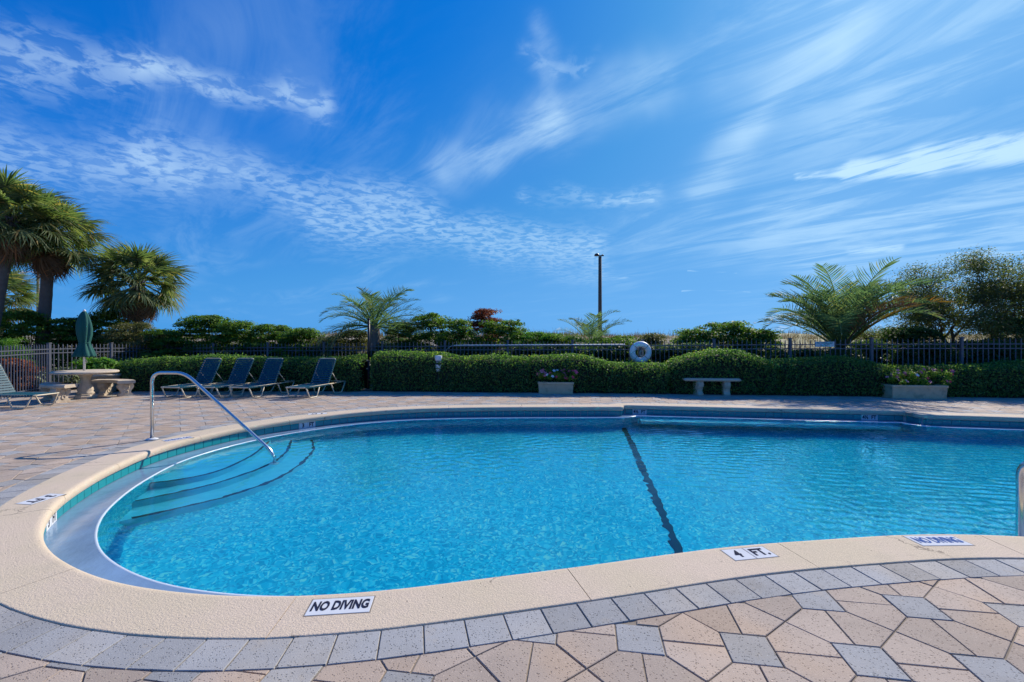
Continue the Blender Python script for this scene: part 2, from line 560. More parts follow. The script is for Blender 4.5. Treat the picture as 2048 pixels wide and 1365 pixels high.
# ------------------------------------------------------------------ pool outline
near_px = [(84, 1059), (88, 1085), (98.5, 1099), (128, 1120), (158, 1136), (193, 1151), (237, 1164), (300, 1175), (400, 1186),
           (483, 1190), (545, 1191.5), (628, 1188), (750, 1180.6), (900, 1163), (1028, 1146), (1118, 1136.5), (1200, 1125),
           (1356, 1103.5), (1459, 1090.5), (1542, 1084), (1664, 1076), (1784, 1068), (1900, 1066), (2046, 1071.5)]
far_px = [(1247, 815), (1114, 815.3), (960, 816), (814, 819.3), (700, 827), (632, 834.5), (573, 841.8), (495, 854), (417, 870),
          (347, 887.5), (300, 902), (255, 921.5), (202, 946), (176, 962), (132, 990), (105.5, 1015), (93, 1035)]
S1, S1b, S2, S2b = (2.40, 9.90), (2.46, 10.17), (7.93, 9.27), (7.89, 8.86)
loose = [G(*p) for p in far_px] + [G(*p) for p in near_px] + [(4.7, 3.22), (5.9, 2.85), (7.5, 2.55), (9.3, 2.65), (11.0, 3.4),
         (12.1, 4.8), (12.3, 6.4), (11.7, 7.6), (10.4, 8.25), (9.2, 8.57), S2b]
def catmull(pts, step=0.05):
    P = [np.array(p, float) for p in pts]
    P = [2 * P[0] - P[1]] + P + [2 * P[-1] - P[-2]]
    out = []
    for i in range(1, len(P) - 2):
        n = max(2, int(np.linalg.norm(P[i + 1] - P[i]) / 0.02))
        for k in range(n):
            t = k / n
            out.append(0.5 * ((2 * P[i]) + (-P[i - 1] + P[i + 1]) * t + (2 * P[i - 1] - 5 * P[i] + 4 * P[i + 1] - P[i + 2]) * t * t
                              + (-P[i - 1] + 3 * P[i] - 3 * P[i + 1] + P[i + 2]) * t ** 3))
    out.append(P[-2])
    return resample(np.array(out), step)
def resample(A, step, closed=False):
    if closed:
        A = np.vstack([A, A[:1]])
    d = np.r_[0, np.cumsum(np.linalg.norm(np.diff(A, axis=0), axis=1))]
    n = max(2, int(round(d[-1] / step)))
    s = np.linspace(0, d[-1], n + 1)
    B = np.stack([np.interp(s, d, A[:, 0]), np.interp(s, d, A[:, 1])], 1)
    return B[:-1] if closed else B
def gsm(A, sig, step, closed):
    k = int(3 * sig / step)
    if k < 1: return A
    w = np.exp(-0.5 * (np.arange(-k, k + 1) * step / sig) ** 2); w /= w.sum()
    if closed:
        E_ = np.vstack([A[-k:], A, A[:k]])
    else:
        E_ = np.vstack([2 * A[0] - A[k:0:-1], A, 2 * A[-1] - A[-2:-k - 2:-1]])
    return np.stack([np.convolve(E_[:, j], w, 'valid') for j in (0, 1)], 1)
def normals(A):               # outward (right of the counter-clockwise travel)
    T = np.roll(A, -1, 0) - np.roll(A, 1, 0)
    T /= np.linalg.norm(T, axis=1)[:, None] + 1e-9
    return np.stack([T[:, 1], -T[:, 0]], 1)
lp = gsm(catmull(loose), 0.22, 0.05, False)
corner = np.array([S2, S1b])
seg = np.vstack([lp[-1:], corner, lp[:1]])
EDGE = np.vstack([lp, resample(seg, 0.05)[1:-1]])          # closed inner coping edge, counter-clockwise
EDGE = gsm(EDGE, 0.03, 0.05, True)
SOFT = gsm(resample(EDGE, 0.05, True), 0.16, 0.05, True)
def off(A, d, smooth_=0.0):
    B = A + normals(A) * d
    return gsm(B, smooth_, 0.05, True) if smooth_ else B
OUT = off(gsm(SOFT, 0.2, 0.05, True), 0.40)
OUT = resample(OUT, 0.05, True)
BORD = resample(off(OUT, 0.215), 0.05, True)               # outside of the grey border course
LIP = resample(off(SOFT, -0.30, 0.05), 0.05, True)

def strip(A, profile, Nn=None, closed=True):               # sweep a profile [(offset, z)] along a polyline
    Nn = normals(A) if Nn is None else Nn
    n = len(A)
    vs, fs = [], []
    for (o, z) in profile:
        B = A + Nn * o
        vs += [(p[0], p[1], z) for p in B]
    for i in range(len(profile) - 1):
        for k in range(n if closed else n - 1):
            k2 = (k + 1) % n
            fs.append((i * n + k, i * n + k2, (i + 1) * n + k2, (i + 1) * n + k))
    return vs, fs

pool = empty('pool')
tag(pool, kind='structure')
# coping slabs, cut every 1.55 m, each a body of its own with joints between
def arclen(A):
    return np.r_[0, np.cumsum(np.linalg.norm(np.diff(np.vstack([A, A[:1]]), axis=0), axis=1))]
dE = arclen(EDGE)
j0 = int(np.argmin(np.linalg.norm(EDGE - np.array(G(1125, 1135)), axis=1)))
s0 = dE[j0] % 1.55
nslab = int(round(dE[-1] / 1.55))
pitch = dE[-1] / nslab
s0 = dE[j0] % pitch
NE = normals(SOFT)
def on_edge(s):
    s = s % dE[-1]
    x = np.interp(s, dE, np.r_[EDGE[:, 0], EDGE[0, 0]]); y = np.interp(s, dE, np.r_[EDGE[:, 1], EDGE[0, 1]])
    return np.array([x, y])
OD2 = OUT
for k in range(nslab):
    a, b = s0 + k * pitch + 0.0024, s0 + (k + 1) * pitch - 0.0024
    n = max(6, int((b - a) / 0.06))
    I = np.array([on_edge(a + (b - a) * i / n) for i in range(n + 1)])
    # partner points on the outer edge
    O = []
    for p in I:
        j = int(np.argmin(((SOFT - p) ** 2).sum(1)))
        O.append(p + NE[j] * 0.395)
    O = gsm(np.array(O), 0.18, 0.06, False) if n > 12 else np.array(O)
    mb = MB()
    rows = []
    D = O - I
    L = np.linalg.norm(D, axis=1)[:, None]
    D = D / L
    prof = [(1.0, -0.045), (1.0, 0.000), (0.993, 0.0035), (0.98, 0.005), (0.97, 0.005), (0.16, 0.005), (0.13, 0.0048), (0.075, 0.002), (0.03, -0.006), (0.006, -0.020),
            (0.0, -0.040), (0.006, -0.062), (0.03, -0.080), (0.07, -0.086), (0.16, -0.086)]
    vs = []
    for (u, z) in prof:
        B = I + D * L * u
        vs += [(p[0], p[1], z) for p in B]
    m = n + 1
    fs = [(i * m + q, i * m + q + 1, (i + 1) * m + q + 1, (i + 1) * m + q) for i in range(len(prof) - 1) for q in range(n)]
    ends = [tuple(i * m for i in range(len(prof))), tuple(i * m + n for i in reversed(range(len(prof))))]
    mb.add(vs, fs, True)
    mb.f += ends; mb.sm += [False, False]
    o = mb.build('coping_slab', M['coping'], pool)
    o.data.set_sharp_from_angle(angle=R(40))

# tile backing, gutter channel, lip, basin
vs, fs = strip(EDGE, [(0.40, -0.05), (0.055, -0.07), (0.055, -0.205)], normals(SOFT) if len(SOFT) == len(EDGE) else None)
MB().add(vs, fs, True).build('tile_backing', M['grout'], pool)
sN = normals(EDGE)
gut_outer = EDGE + sN * 0.058
n1, n2 = len(EDGE), len(LIP)
def ring_between(A, za, B, zb, mid=3, sag=0.0):
    # sheet between two closed rings with different point counts: match by nearest point
    idx = [int(np.argmin(((B - p) ** 2).sum(1))) for p in A]
    Bm = B[idx]
    Bm = gsm(Bm, 0.10, 0.05, True)
    vs, m = [], len(A)
    for r in range(mid + 1):
        t = r / mid
        P = A * (1 - t) + Bm * t
        z = za + (zb - za) * t - sag * math.sin(math.pi * t)
        vs += [(p[0], p[1], z) for p in P]
    fs = [(r * m + q, r * m + (q + 1) % m, (r + 1) * m + (q + 1) % m, (r + 1) * m + q) for r in range(mid) for q in range(m)]
    return vs, fs
vs, fs = ring_between(gut_outer, -0.196, LIP + normals(LIP) * 0.016, -0.1785, 5, 0.006)
MB().add(vs, fs, True).build('gutter_channel', M['gutter'], pool)
vs, fs = strip(LIP, [(0.040, -0.190), (0.018, -0.1790), (0.013, -0.1768), (0.004, -0.1768), (0.0, -0.180), (0.0, -0.215)])
MB().add(vs, fs, True).build('gutter_lip', M['lip'], pool)
ZF = -1.12
vs, fs = strip(LIP, [(0.0, -0.21), (0.0, ZF + 0.12), (-0.05, ZF + 0.03), (-0.14, ZF)])
MB().add(vs, fs, True).build('basin_wall', M['plaster'], pool)
fl = LIP - normals(LIP) * 0.13
mb = MB(); mb.add([(p[0], p[1], ZF) for p in fl], [tuple(range(len(fl)))])
floor = mb.build('basin_floor', M['plaster'], pool)

# wall tiles, each its own piece, and the depth markers set among them
mark_tile = [(*G(117, 1000), '3', 'FT'), (*G(642, 835), '3', 'FT'), (*G(1290, 812), '4½', 'FT'), (*G(1760, 822), '4½', 'FT')]
tp = 0.152
nt = int(round(dE[-1] / tp)); tp = dE[-1] / nt
tile_me = MB().box((0, 0, 0), (tp - 0.006, 0.012, 0.104), bev=0.003).mesh('wall_tile')
tile_me.materials.append(M['tile'])
white_me = MB().box((0, 0, 0), (tp - 0.004, 0.014, 0.112), bev=0.002).mesh('marker_tile')
white_me.materials.append(M['marker'])
def text_mesh(body, size, sx=1.0, bold=0.0, space=1.0):
    cu = bpy.data.curves.new('lettering', 'FONT')
    cu.body = body; cu.size = size; cu.align_x = 'CENTER'; cu.align_y = 'CENTER'
    cu.extrude = 0.0008; cu.offset = bold; cu.space_character = space; cu.resolution_u = 3
    o = bpy.data.objects.new('tmp_text', cu)
    COL.objects.link(o)
    bpy.context.view_layer.update()
    me = bpy.data.meshes.new_from_object(o.evaluated_get(bpy.context.evaluated_depsgraph_get()))
    bpy.data.objects.remove(o)
    me.transform(Matrix.Diagonal((sx, 1, 1, 1)))
    return me
slots = {}
for (mx_, my_, a, b) in mark_tile:
    j = int(np.argmin(((EDGE - np.array((mx_, my_))) ** 2).sum(1)))
    k = int(round(dE[j] / tp))
    slots[k % nt] = (a, 0); slots[(k + 1) % nt] = (b, 1)
for k in range(nt):
    p0, p1 = on_edge((k) * tp), on_edge((k + 1) * tp)
    c = (p0 + p1) / 2
    tdir = p1 - p0; ang = math.atan2(tdir[1], tdir[0])
    nrm = np.array((tdir[1], -tdir[0])) / np.linalg.norm(tdir)
    c = c + nrm * 0.046
    if k in slots:
        o = meshobj('depth_marker_tile', white_me, None, pool)
        txt, side = slots[k]
        # CCW travel seen from inside the pool runs right to left: swap the pair
        o.location = (c[0], c[1], -0.140); o.rotation_euler = (0, 0, ang)
        o['label'] = 'white depth marker tile reading %s among the teal tiles' % txt
        slots[k] = (txt, o)
    else:
        o = meshobj('wall_tile', tile_me, None, pool)
        o.location = (c[0] , c[1], -0.140); o.rotation_euler = (random.uniform(-.01, .01), 0, ang)
# lettering on wall markers (travel is right-to-left as seen from the water, so the number sits on the later tile)
ks = sorted(slots)
for (mx_, my_, a, b) in mark_tile:
    j = int(np.argmin(((EDGE - np.array((mx_, my_))) ** 2).sum(1)))
    k = int(round(dE[j] / tp))
    for q, word in ((k % nt, b), ((k + 1) % nt, a)):
        o = slots[q][1]
        o['label'] = 'white depth marker tile reading %s among the teal tiles' % word
        me = text_mesh(word, 0.105 if len(word) < 3 else 0.1, 0.8, 0.0035)
        l = meshobj('lettering', me, M['ink'], o)
        l.location = (0, 0.0085, -0.002)
        l.rotation_euler = (R(90), 0, R(180))

# coping markers
def marker(name, cx_, cy_, ang, w, d, words, label, ink, sx=0.72, size=None, bold=0.004, z=0.0040, gap=None):
    root = MB().box((0, 0, 0), (w, d, 0.006), bev=0.001).build(name, M['marker'], pool) if gap is None else None
    if gap is not None:
        mb = MB()
        mb.box((-w / 4 - gap / 4, 0, 0), (w / 2 - gap / 2, d, 0.006), bev=0.001)
        mb.box((w / 4 + gap / 4, 0, 0), (w / 2 - gap / 2, d, 0.006), bev=0.001)
        root = mb.build(name, M['marker'], pool)
    root.location = (cx_, cy_, z); root.rotation_euler = (0, 0, ang)
    MB().box((0, 0, -0.0012), (w + 0.014, d + 0.014, 0.0050)).build('grout_bed', M['joint'], root)
    root['label'] = label
    for (word, ox) in words:
        me = text_mesh(word, size or d * 0.95, sx, bold)
        l = meshobj('lettering', me, M[ink], root)
        l.location = (ox, -0.0, 0.004)
    return root
def ang_of(a, b):
    return math.atan2(b[1] - a[1], b[0] - a[0])
# NO DIVING near: corners of the plate measured on the coping
a_, b_, c_, d_ = G(611, 1237), G(737, 1229), G(746, 1193.5), G(628, 1201)
ctr = np.mean([a_, b_, c_, d_], 0)
marker('no_diving_plate', ctr[0], ctr[1], ang_of(a_, b_), 0.325, 0.150, [('NO DIVING', 0.0)], 'white plate lettered NO DIVING on the near coping', 'ink', 0.50, 0.114, 0.0042)
a_, b_, c_, d_ = G(1468, 1124), G(1551, 1116), G(1534, 1096), G(1441, 1102)
ctr = np.mean([a_, b_, c_, d_], 0)
marker('depth_plate', ctr[0], ctr[1], ang_of(a_, b_), 0.315, 0.150, [('4', -0.085), ('FT.', 0.078)], 'white tile pair lettered 4 FT. on the near coping', 'ink', 0.74, 0.125, 0.0035, gap=0.006)
a_, b_, c_, d_ = G(1848, 1094.5), G(1938, 1093.5), G(1905, 1073), G(1812, 1074.5)
ctr = np.mean([a_, b_, c_, d_], 0)
marker('no_diving_plate', ctr[0], ctr[1], ang_of(a_, b_), 0.36, 0.16, [('NO DIVING', 0.0)], 'faded blue NO DIVING plate near the ladder', 'ink_worn', 0.50, 0.122, 0.0028)
a_, b_ = G(62, 1010), G(104, 992)
marker('depth_plate', *G(82, 1000), R(-97), 0.27, 0.16, [('3', -0.07), ('FT', 0.05)], 'small marker lettered 3 FT on the left coping', 'ink', 0.8, 0.13, 0.003)
marker('depth_plate', *G(635, 829), R(200), 0.34, 0.15, [('3', -0.08), ('FT', 0.06)], 'small marker lettered 3 FT on the far coping left', 'ink', 0.8, 0.13, 0.003)
marker('depth_plate', *G(356, 879.5), R(235), 0.34, 0.15, [('NO DIVING', 0.0)], 'worn marker on coping beside the handrail', 'ink_worn', 0.5, 0.12, 0.003)

# steps at the shallow end, navy nosings
step_px = [([(298, 968), (372, 958), (442, 941.6), (502, 914), (530, 893), (540, 883.5)], -0.42),
           ([(270, 1003.5), (353.5, 986), (442, 965), (535, 932), (572, 907), (585, 881)], -0.66),
           ([(263, 1038), (342, 1021), (442, 997), (535, 967), (595, 935), (628, 902), (625.6, 881)], -0.90)]
for pts, z in step_px:
    C = catmull([GR(x, y, z) for x, y in pts], 0.06)
    # tread: run on to the wall at both ends, close behind it
    e0 = C[0] + (C[0] - C[4]) / np.linalg.norm(C[0] - C[4]) * 0.9
    e1 = C[-1] + (C[-1] - C[-5]) / np.linalg.norm(C[-1] - C[-5]) * 0.7
    poly = np.vstack([[e0], C, [e1], [(-5.2, e1[1] + 0.1)], [(-5.2, e0[1] - 0.1)]])
    mb = MB()
    n = len(poly)
    mb.add([(p[0], p[1], z) for p in poly] + [(p[0], p[1], ZF - 0.02) for p in poly],
           [tuple(range(n))] + [(i, (i + 1) % n, n + (i + 1) % n, n + i) for i in range(n)])
    st = mb.build('step', M['step'], pool)
    T = np.gradient(C, axis=0); T /= np.linalg.norm(T, axis=1)[:, None]
    Nn = np.stack([-T[:, 1], T[:, 0]], 1)
    vs, fs = strip(C, [(0.0, z - 0.012), (-0.004, z + 0.004), (0.036, z + 0.004)], Nn, False)
    MB().add(vs, fs).build('step_nosing', M['navy'], st)

# lane line along the floor and up the far wall
ln = [GR(1245.5, 852, ZF), GR(1268, 908.5, ZF), GR(1303, 985.7, ZF), GR(1354, 1097, ZF)]
a_, b_ = np.array(ln[0]), np.array(ln[-1])
u = (b_ - a_) / np.linalg.norm(b_ - a_)
a_ = a_ - u * 0.15; b_ = b_ + u * 0.6
w_ = np.array((-u[1], u[0])) * 0.048
mb = MB()
mb.add([(*(a_ - w_), ZF + 0.004), (*(a_ + w_), ZF + 0.004), (*(b_ + w_), ZF + 0.004), (*(b_ - w_), ZF + 0.004)], [(0, 1, 2, 3)])
mb.build('lane_line', M['navy'], pool)

# underwater bench in the recess
q0, q1 = np.array(G(1283, 843, ZW)), np.array(G(1795, 855, ZW))
dirb = (q1 - q0) / np.linalg.norm(q1 - q0)
nb = np.array((-dirb[1], dirb[0]))
zb = -0.36
q0 = np.array(GR(1283, 843, zb)); q1 = np.array(GR(1800, 855.5, zb))
poly = [q0, q1, q1 + nb * 0.6, q0 + nb * 0.6]
mb = MB()
mb.add([(p[0], p[1], zb) for p in poly] + [(p[0], p[1], zb - 0.3) for p in poly], [(0, 1, 2, 3), (4, 5, 1, 0), (7, 4, 0, 3), (5, 6, 2, 1)])
bn_ = mb.build('underwater_bench', M['step'], pool)
vs, fs = strip(np.array([q0, q1]), [(0.0, zb - 0.05), (-0.012, zb - 0.03), (-0.012, zb + 0.004), (0.05, zb + 0.004)], np.array([nb, nb]), False)
MB().add(vs, fs).build('bench_nosing', M['lip'], bn_)

# ------------------------------------------------------------------ water: real ripples
def inside(P, poly):
    x, y = P[:, 0], P[:, 1]
    r = np.zeros(len(P), bool)
    X, Y = poly[:, 0], poly[:, 1]
    X2, Y2 = np.roll(X, -1), np.roll(Y, -1)
    for a, b, c, d in zip(X, Y, X2, Y2):
        cond = ((b > y) != (d > y))
        if cond.any():
            xi = (c - a) * (y - b) / (d - b + 1e-12) + a
            r ^= cond & (x < xi)
    return r
def PATCH(X, Y):              # calm and ruffled patches
    return np.sin(0.9 * X + 0.7 * np.sin(1.1 * Y)) * np.cos(1.2 * Y - 0.5 * X) + 0.4 * np.sin(2.1 * X + 1.7 * Y + 1)
def ripple(X, Y):
    rg = np.random.default_rng(3)
    Z = np.zeros_like(X)
    # wind ripples: many directions on the sheltered left, a clear train from the right side
    for k in range(34):
        lam = rg.uniform(0.065, 0.22)
        th = rg.uniform(0, 2 * math.pi)
        kx, ky = 2 * math.pi / lam * math.cos(th), 2 * math.pi / lam * math.sin(th)
        amp = 0.0019 * lam
        Z += amp * np.sin(kx * X + ky * Y + rg.uniform(0, 6.28) + 0.8 * np.sin(0.9 * X * rg.uniform(-1, 1) + 1.1 * Y * rg.uniform(-1, 1)))
    f = 1 / (1 + np.exp(-(X - 1.6) / 0.9))
    T = np.zeros_like(X)
    for k in range(12):
        lam = rg.uniform(0.09, 0.22)
        th = R(75) + rg.normal(0, 0.22)
        kx, ky = 2 * math.pi / lam * math.cos(th), 2 * math.pi / lam * math.sin(th)
        T += 0.0030 * lam * np.sin(kx * X + ky * Y + rg.uniform(0, 6.28) + 0.9 * np.sin(0.7 * X * rg.uniform(-1, 1) + 0.8 * Y))
    calm = 0.42 + 0.58 / (1 + np.exp(-(X + 2.2) / 0.45))
    return Z * (1.15 - 0.45 * f) * calm * 0.85 * np.clip(0.92 + 0.25 * PATCH(X * 1.3 + 2, Y), 0.5, 1.3) + T * f * 1.25 * np.clip(0.75 + 0.55 * PATCH(X, Y), 0.15, 1.4)
gx = np.arange(-5.0, 12.6, 0.025); gy = np.arange(2.4, 10.3, 0.025)
XX, YY = np.meshgrid(gx, gy)
P = np.stack([XX.ravel(), YY.ravel()], 1)
ok = inside(P, (LIP + normals(LIP) * 0.026))
Z = ZW + ripple(P[:, 0], P[:, 1])
nx, ny = len(gx), len(gy)
okg = ok.reshape(ny, nx)
quad = okg[:-1, :-1] & okg[1:, :-1] & okg[:-1, 1:] & okg[1:, 1:]
jj, ii = np.nonzero(quad)
q = np.stack([jj * nx + ii, jj * nx + ii + 1, (jj + 1) * nx + ii + 1, (jj + 1) * nx + ii], 1)
used, inv = np.unique(q, return_inverse=True)
def np_mesh(name, V, Fq, smooth=True, tint=None):
    me = bpy.data.meshes.new(name)
    k = Fq.shape[1]
    me.vertices.add(len(V)); me.vertices.foreach_set('co', np.ascontiguousarray(V, dtype=np.float32).ravel())
    me.loops.add(Fq.size); me.loops.foreach_set('vertex_index', np.ascontiguousarray(Fq, dtype=np.int32).ravel())
    me.polygons.add(len(Fq))
    me.polygons.foreach_set('loop_start', np.arange(0, Fq.size, k, dtype=np.int32))
    if smooth:
        me.polygons.foreach_set('use_smooth', np.ones(len(Fq), bool))
    if tint is not None:
        at = me.attributes.new('tint', 'FLOAT', 'POINT')
        at.data.foreach_set('value', np.ascontiguousarray(tint, dtype=np.float32))
    me.update(calc_edges=True)
    return me
V = np.c_[P[used], Z[used]]
water = meshobj('water', np_mesh('water', V, inv.reshape(-1, 4)), M['water'])
tag(water, kind='structure')
for o in [water]:
    o.cycles.is_caustics_caster = True
for o in list(pool.children) + [c for ch in pool.children for c in ch.children]:
    if o.name.split('.')[0] in ('basin_wall', 'basin_floor', 'step', 'step_nosing', 'lane_line', 'underwater_bench', 'bench_nosing'):
        o.cycles.is_caustics_receiver = True

# ------------------------------------------------------------------ deck
deck = empty('pool_deck')
tag(deck, kind='structure')
LA, LL, LS = -0.1575, 0.3497 * H, 0.1417 * H + 0.012
LO = np.array((0.7727 * H, 1.494 * H))
cu, su = math.cos(LA), math.sin(LA)
def lat(u, v):
    return (LO[0] + cu * u - su * v, LO[1] + su * u + cu * v)
gap = 0.0036
def inset(poly, d):
    n = len(poly); out = []
    for i in range(n):
        p0, p1, p2 = np.array(poly[i - 1]), np.array(poly[i]), np.array(poly[(i + 1) % n])
        a = p1 - p0; b = p2 - p1
        a = a / np.linalg.norm(a); b = b / np.linalg.norm(b)
        na, nb_ = np.array((-a[1], a[0])), np.array((-b[1], b[0]))
        s = na + nb_
        s = s / max(0.35, (1 + na @ nb_))
        out.append(tuple(p1 + s * d))
    return out
s2, L2 = LS / 2, LL / 2
base_pent = [(s2, 0), (LL - s2, 0), (LL - s2, s2), (L2, L2), (s2, s2)]        # counter-clockwise
pents = []
for q in range(4):
    c_, s_ = round(math.cos(q * math.pi / 2)), round(math.sin(q * math.pi / 2))
    # half hexagons: right of a square above/below the axis, and the same turned a quarter
pents.append(base_pent)
pents.append([(x, -y) for x, y in reversed(base_pent)])
pents.append([(-y, x) for x, y in base_pent])
pents.append([(y, x) for x, y in reversed(base_pent)])
square = [(-s2, -s2), (s2, -s2), (s2, s2), (-s2, s2)]
BN = normals(BORD)
def hedge_front(x):
    return float(np.interp(x, [-16, -10.1, -4.0, 2.26, 8.0, 12.75, 18], [12.9, 12.9, 12.9, 12.45, 11.85, 11.4, 10.9]))
def clip(poly, p, n):         # keep the side n points to
    out = []
    m = len(poly)
    for i in range(m):
        a, b = np.array(poly[i]), np.array(poly[(i + 1) % m])
        da, db = (a - p) @ n, (b - p) @ n
        if da >= 0: out.append(tuple(a))
        if (da >= 0) != (db >= 0):
            t = da / (da - db); out.append(tuple(a + (b - a) * t))
    return out
pieces = []                   # (kind, world polygon)
for i in range(-34, 34):
    for j in range(-12, 30):
        for kind, shp in [('square_paver', square)] + [('pentagon_paver', p) for p in pents]:
            w = [lat(i * LL + x, j * LL + y) for x, y in shp]
            c = np.mean(w, 0)
            if c[1] < 1.2 or abs(c[0]) > 17 or c[1] > hedge_front(c[0]) + 0.35: continue
            if abs(c[0]) > c[1] * 1.25 + 1.5: continue
            dd = ((BORD - c) ** 2).sum(1); jn = int(np.argmin(dd)); dist = math.sqrt(dd[jn])
            inn = (c - BORD[jn]) @ BN[jn]
            if inn < -0.35: continue
            w = inset(w, gap)
            full = True
            if dist < 0.45:
                w2 = clip(w, BORD[jn] + BN[jn] * 0.001, BN[jn])
                full = len(w2) == len(w) and all(np.allclose(a, b) for a, b in zip(w, w2))
                w = w2
                if len(w) < 3: continue
                ar = 0.5 * abs(sum(w[k][0] * w[(k + 1) % len(w)][1] - w[(k + 1) % len(w)][0] * w[k][1] for k in range(len(w))))
                if ar < 0.0012: continue
            pieces.append((kind, w))
# border course
dO = arclen(OUT)
nb_n = int(round(dO[-1] / 0.203)); bp = dO[-1] / nb_n
NO = normals(OUT)
for k in range(nb_n):
    pp = []
    for (s_, o_) in ((k * bp, 0.000), (k * bp, 0.2125), ((k + 1) * bp, 0.2125), ((k + 1) * bp, 0.000)):
        s_ = s_ % dO[-1]
        ix = int(np.clip(np.searchsorted(dO, s_) - 1, 0, len(OUT) - 1))
        p = np.array([np.interp(s_, dO, np.r_[OUT[:, 0], OUT[0, 0]]), np.interp(s_, dO, np.r_[OUT[:, 1], OUT[0, 1]])])
        pp.append(tuple(p + NO[ix] * o_))
    a2 = sum(pp[q][0] * pp[(q + 1) % 4][1] - pp[(q + 1) % 4][0] * pp[q][1] for q in range(4))
    if a2 < 0: pp = pp[::-1]
    c = np.mean(pp, 0)
    if abs(c[0]) > c[1] * 1.25 + 1.5 or c[1] < 1.2: continue
    pieces.append(('border_paver', inset(pp, 0.0035)))
def seen_area(w):
    c = np.mean(w, 0)
    if c[1] < 1.7 or abs(c[0]) / c[1] > 1.15: return 0
    ar = 0.5 * abs(sum(w[k][0] * w[(k + 1) % len(w)][1] - w[(k + 1) % len(w)][0] * w[k][1] for k in range(len(w))))
    return ar / c[1] ** 3
for kind in ('square_paver', 'pentagon_paver', 'border_paver'):
    L_ = sorted([w for k, w in pieces if k == kind], key=lambda w: -seen_area(w))
    mat = M['pink_paver'] if kind == 'pentagon_paver' else M['grey_paver']
    for w in L_[:290]:
        c = np.mean(w, 0)
        dzp = random.uniform(-0.0015, 0.0015)
        mb = MB().prism([(x - c[0], y - c[1]) for x, y in w], -0.03, dzp, 0.003)
        o = mb.build(kind, mat, deck)
        o.location = (c[0], c[1], 0)
        o.rotation_euler = (random.uniform(-.004, .004), random.uniform(-.004, .004), 0)
    if L_[290:]:
        mb = MB(); tint = []
        for w in L_[290:]:
            b0 = len(mb.v)
            mb.prism(w, -0.03, random.uniform(-0.0015, 0.0015), 0.003)
            tint += [random.random()] * (len(mb.v) - b0)
        me = mb.mesh(kind + '_field')
        at = me.attributes.new('tint', 'FLOAT', 'POINT'); at.data.foreach_set('value', np.array(tint, np.float32))
        o = meshobj(kind + '_field', me, mat, deck); o['kind'] = 'stuff'
# bedding under the joints: a sheet with the pool cut out
hole = OUT + NO * 0.004
ring0 = off(OUT, 9.0)
mb = MB()
idxs = range(len(hole))
bd = []
for p, n_ in zip(hole, NO):
    bd.append((p[0], p[1]))
far_ring = []
c0 = np.array((3.0, 6.4))
for p in hole:
    d = p - c0; d = d / np.linalg.norm(d)
    far_ring.append(tuple(c0 + d * 24))
n = len(hole)
mb.add([(x, y, -0.006) for x, y in bd] + [(x, y, -0.006) for x, y in far_ring], [(i, (i + 1) % n, n + (i + 1) % n, n + i) for i in range(n)])
mb.build('joint_bedding', M['joint'], deck)

# ------------------------------------------------------------------ ground beyond the deck, dunes
M['sand'] = plain('sand', (0.40, 0.36, 0.29), 0.95, var=0.25, scale=0.6)
M['soil'] = M['mulch']
def dune_mat():
    m, t, bs = new_mat('dune_sand_and_grass')
    pos = t.node('ShaderNodeNewGeometry').outputs['Position']
    n1 = t.noise(pos, 0.22, 5, 0.65)
    n2 = t.noise(pos, 1.3, 4, 0.7)
    k = t.m('ADD', t.m('MULTIPLY', n1, 0.6), t.m('MULTIPLY', n2, 0.4))
    c = t.mix(t.smooth(k, 0.42, 0.56), (0.42, 0.38, 0.33), (0.21, 0.185, 0.10))
    px_ = t.sep(pos)[0]
    c = t.mix(t.m('MULTIPLY', t.smooth(px_, 21.0, 29.0), 0.75), c, (0.33, 0.31, 0.13))
    t.put(bs.inputs['Base Color'], c)
    bs.inputs['Roughness'].default_value = 0.95
    return m
M['dune'] = dune_mat()
ths = np.linspace(0, 2 * math.pi, 96, endpoint=False)
radii = [19.0, 23.0, 40.0, 120.0, 600.0, 3000.0]
vs = [(3.0 + r * math.cos(a), 6.4 + r * math.sin(a), -0.03 if r < 22 else -0.06) for r in radii for a in ths]
fs = [(i * 96 + k, i * 96 + (k + 1) % 96, (i + 1) * 96 + (k + 1) % 96, (i + 1) * 96 + k) for i in range(len(radii) - 1) for k in range(96)]
tag(MB().add(vs, fs, True).build('ground', M['sand']), kind='structure')

def vnoise(x, y, seed, sc):
    rg = np.random.default_rng(seed)
    z = np.zeros_like(x)
    for k in range(14):
        th = rg.uniform(0, 6.283); f_ = rg.uniform(0.4, 1.6) / sc
        z += np.sin((x * math.cos(th) + y * math.sin(th)) * f_ * 6.283 + rg.uniform(0, 6.283))
    return z / 5.3
gx_ = np.linspace(-150, 190, 230); gy_ = np.linspace(24, 130, 70)
DX, DY = np.meshgrid(gx_, gy_)
rise = 1 / (1 + np.exp(-(DY - 50 + 5 * vnoise(DX, DY * 0, 5, 40)) / 5.5))
DZ = -0.5 + rise * 2.62 + rise * 0.36 * vnoise(DX, DY, 9, 14) + rise * 0.10 * vnoise(DX, DY, 11, 4)
DZ *= 1.0
Vd = np.stack([DX.ravel(), DY.ravel(), DZ.ravel()], 1)
nx_ = len(gx_)
jj, ii = np.meshgrid(np.arange(len(gy_) - 1), np.arange(nx_ - 1), indexing='ij')
b_ = (jj * nx_ + ii).ravel()
dunes = meshobj('dunes', np_mesh('dunes', Vd, np.stack([b_, b_ + 1, b_ + nx_ + 1, b_ + nx_], 1)), M['dune'])
tag(dunes, kind='structure')
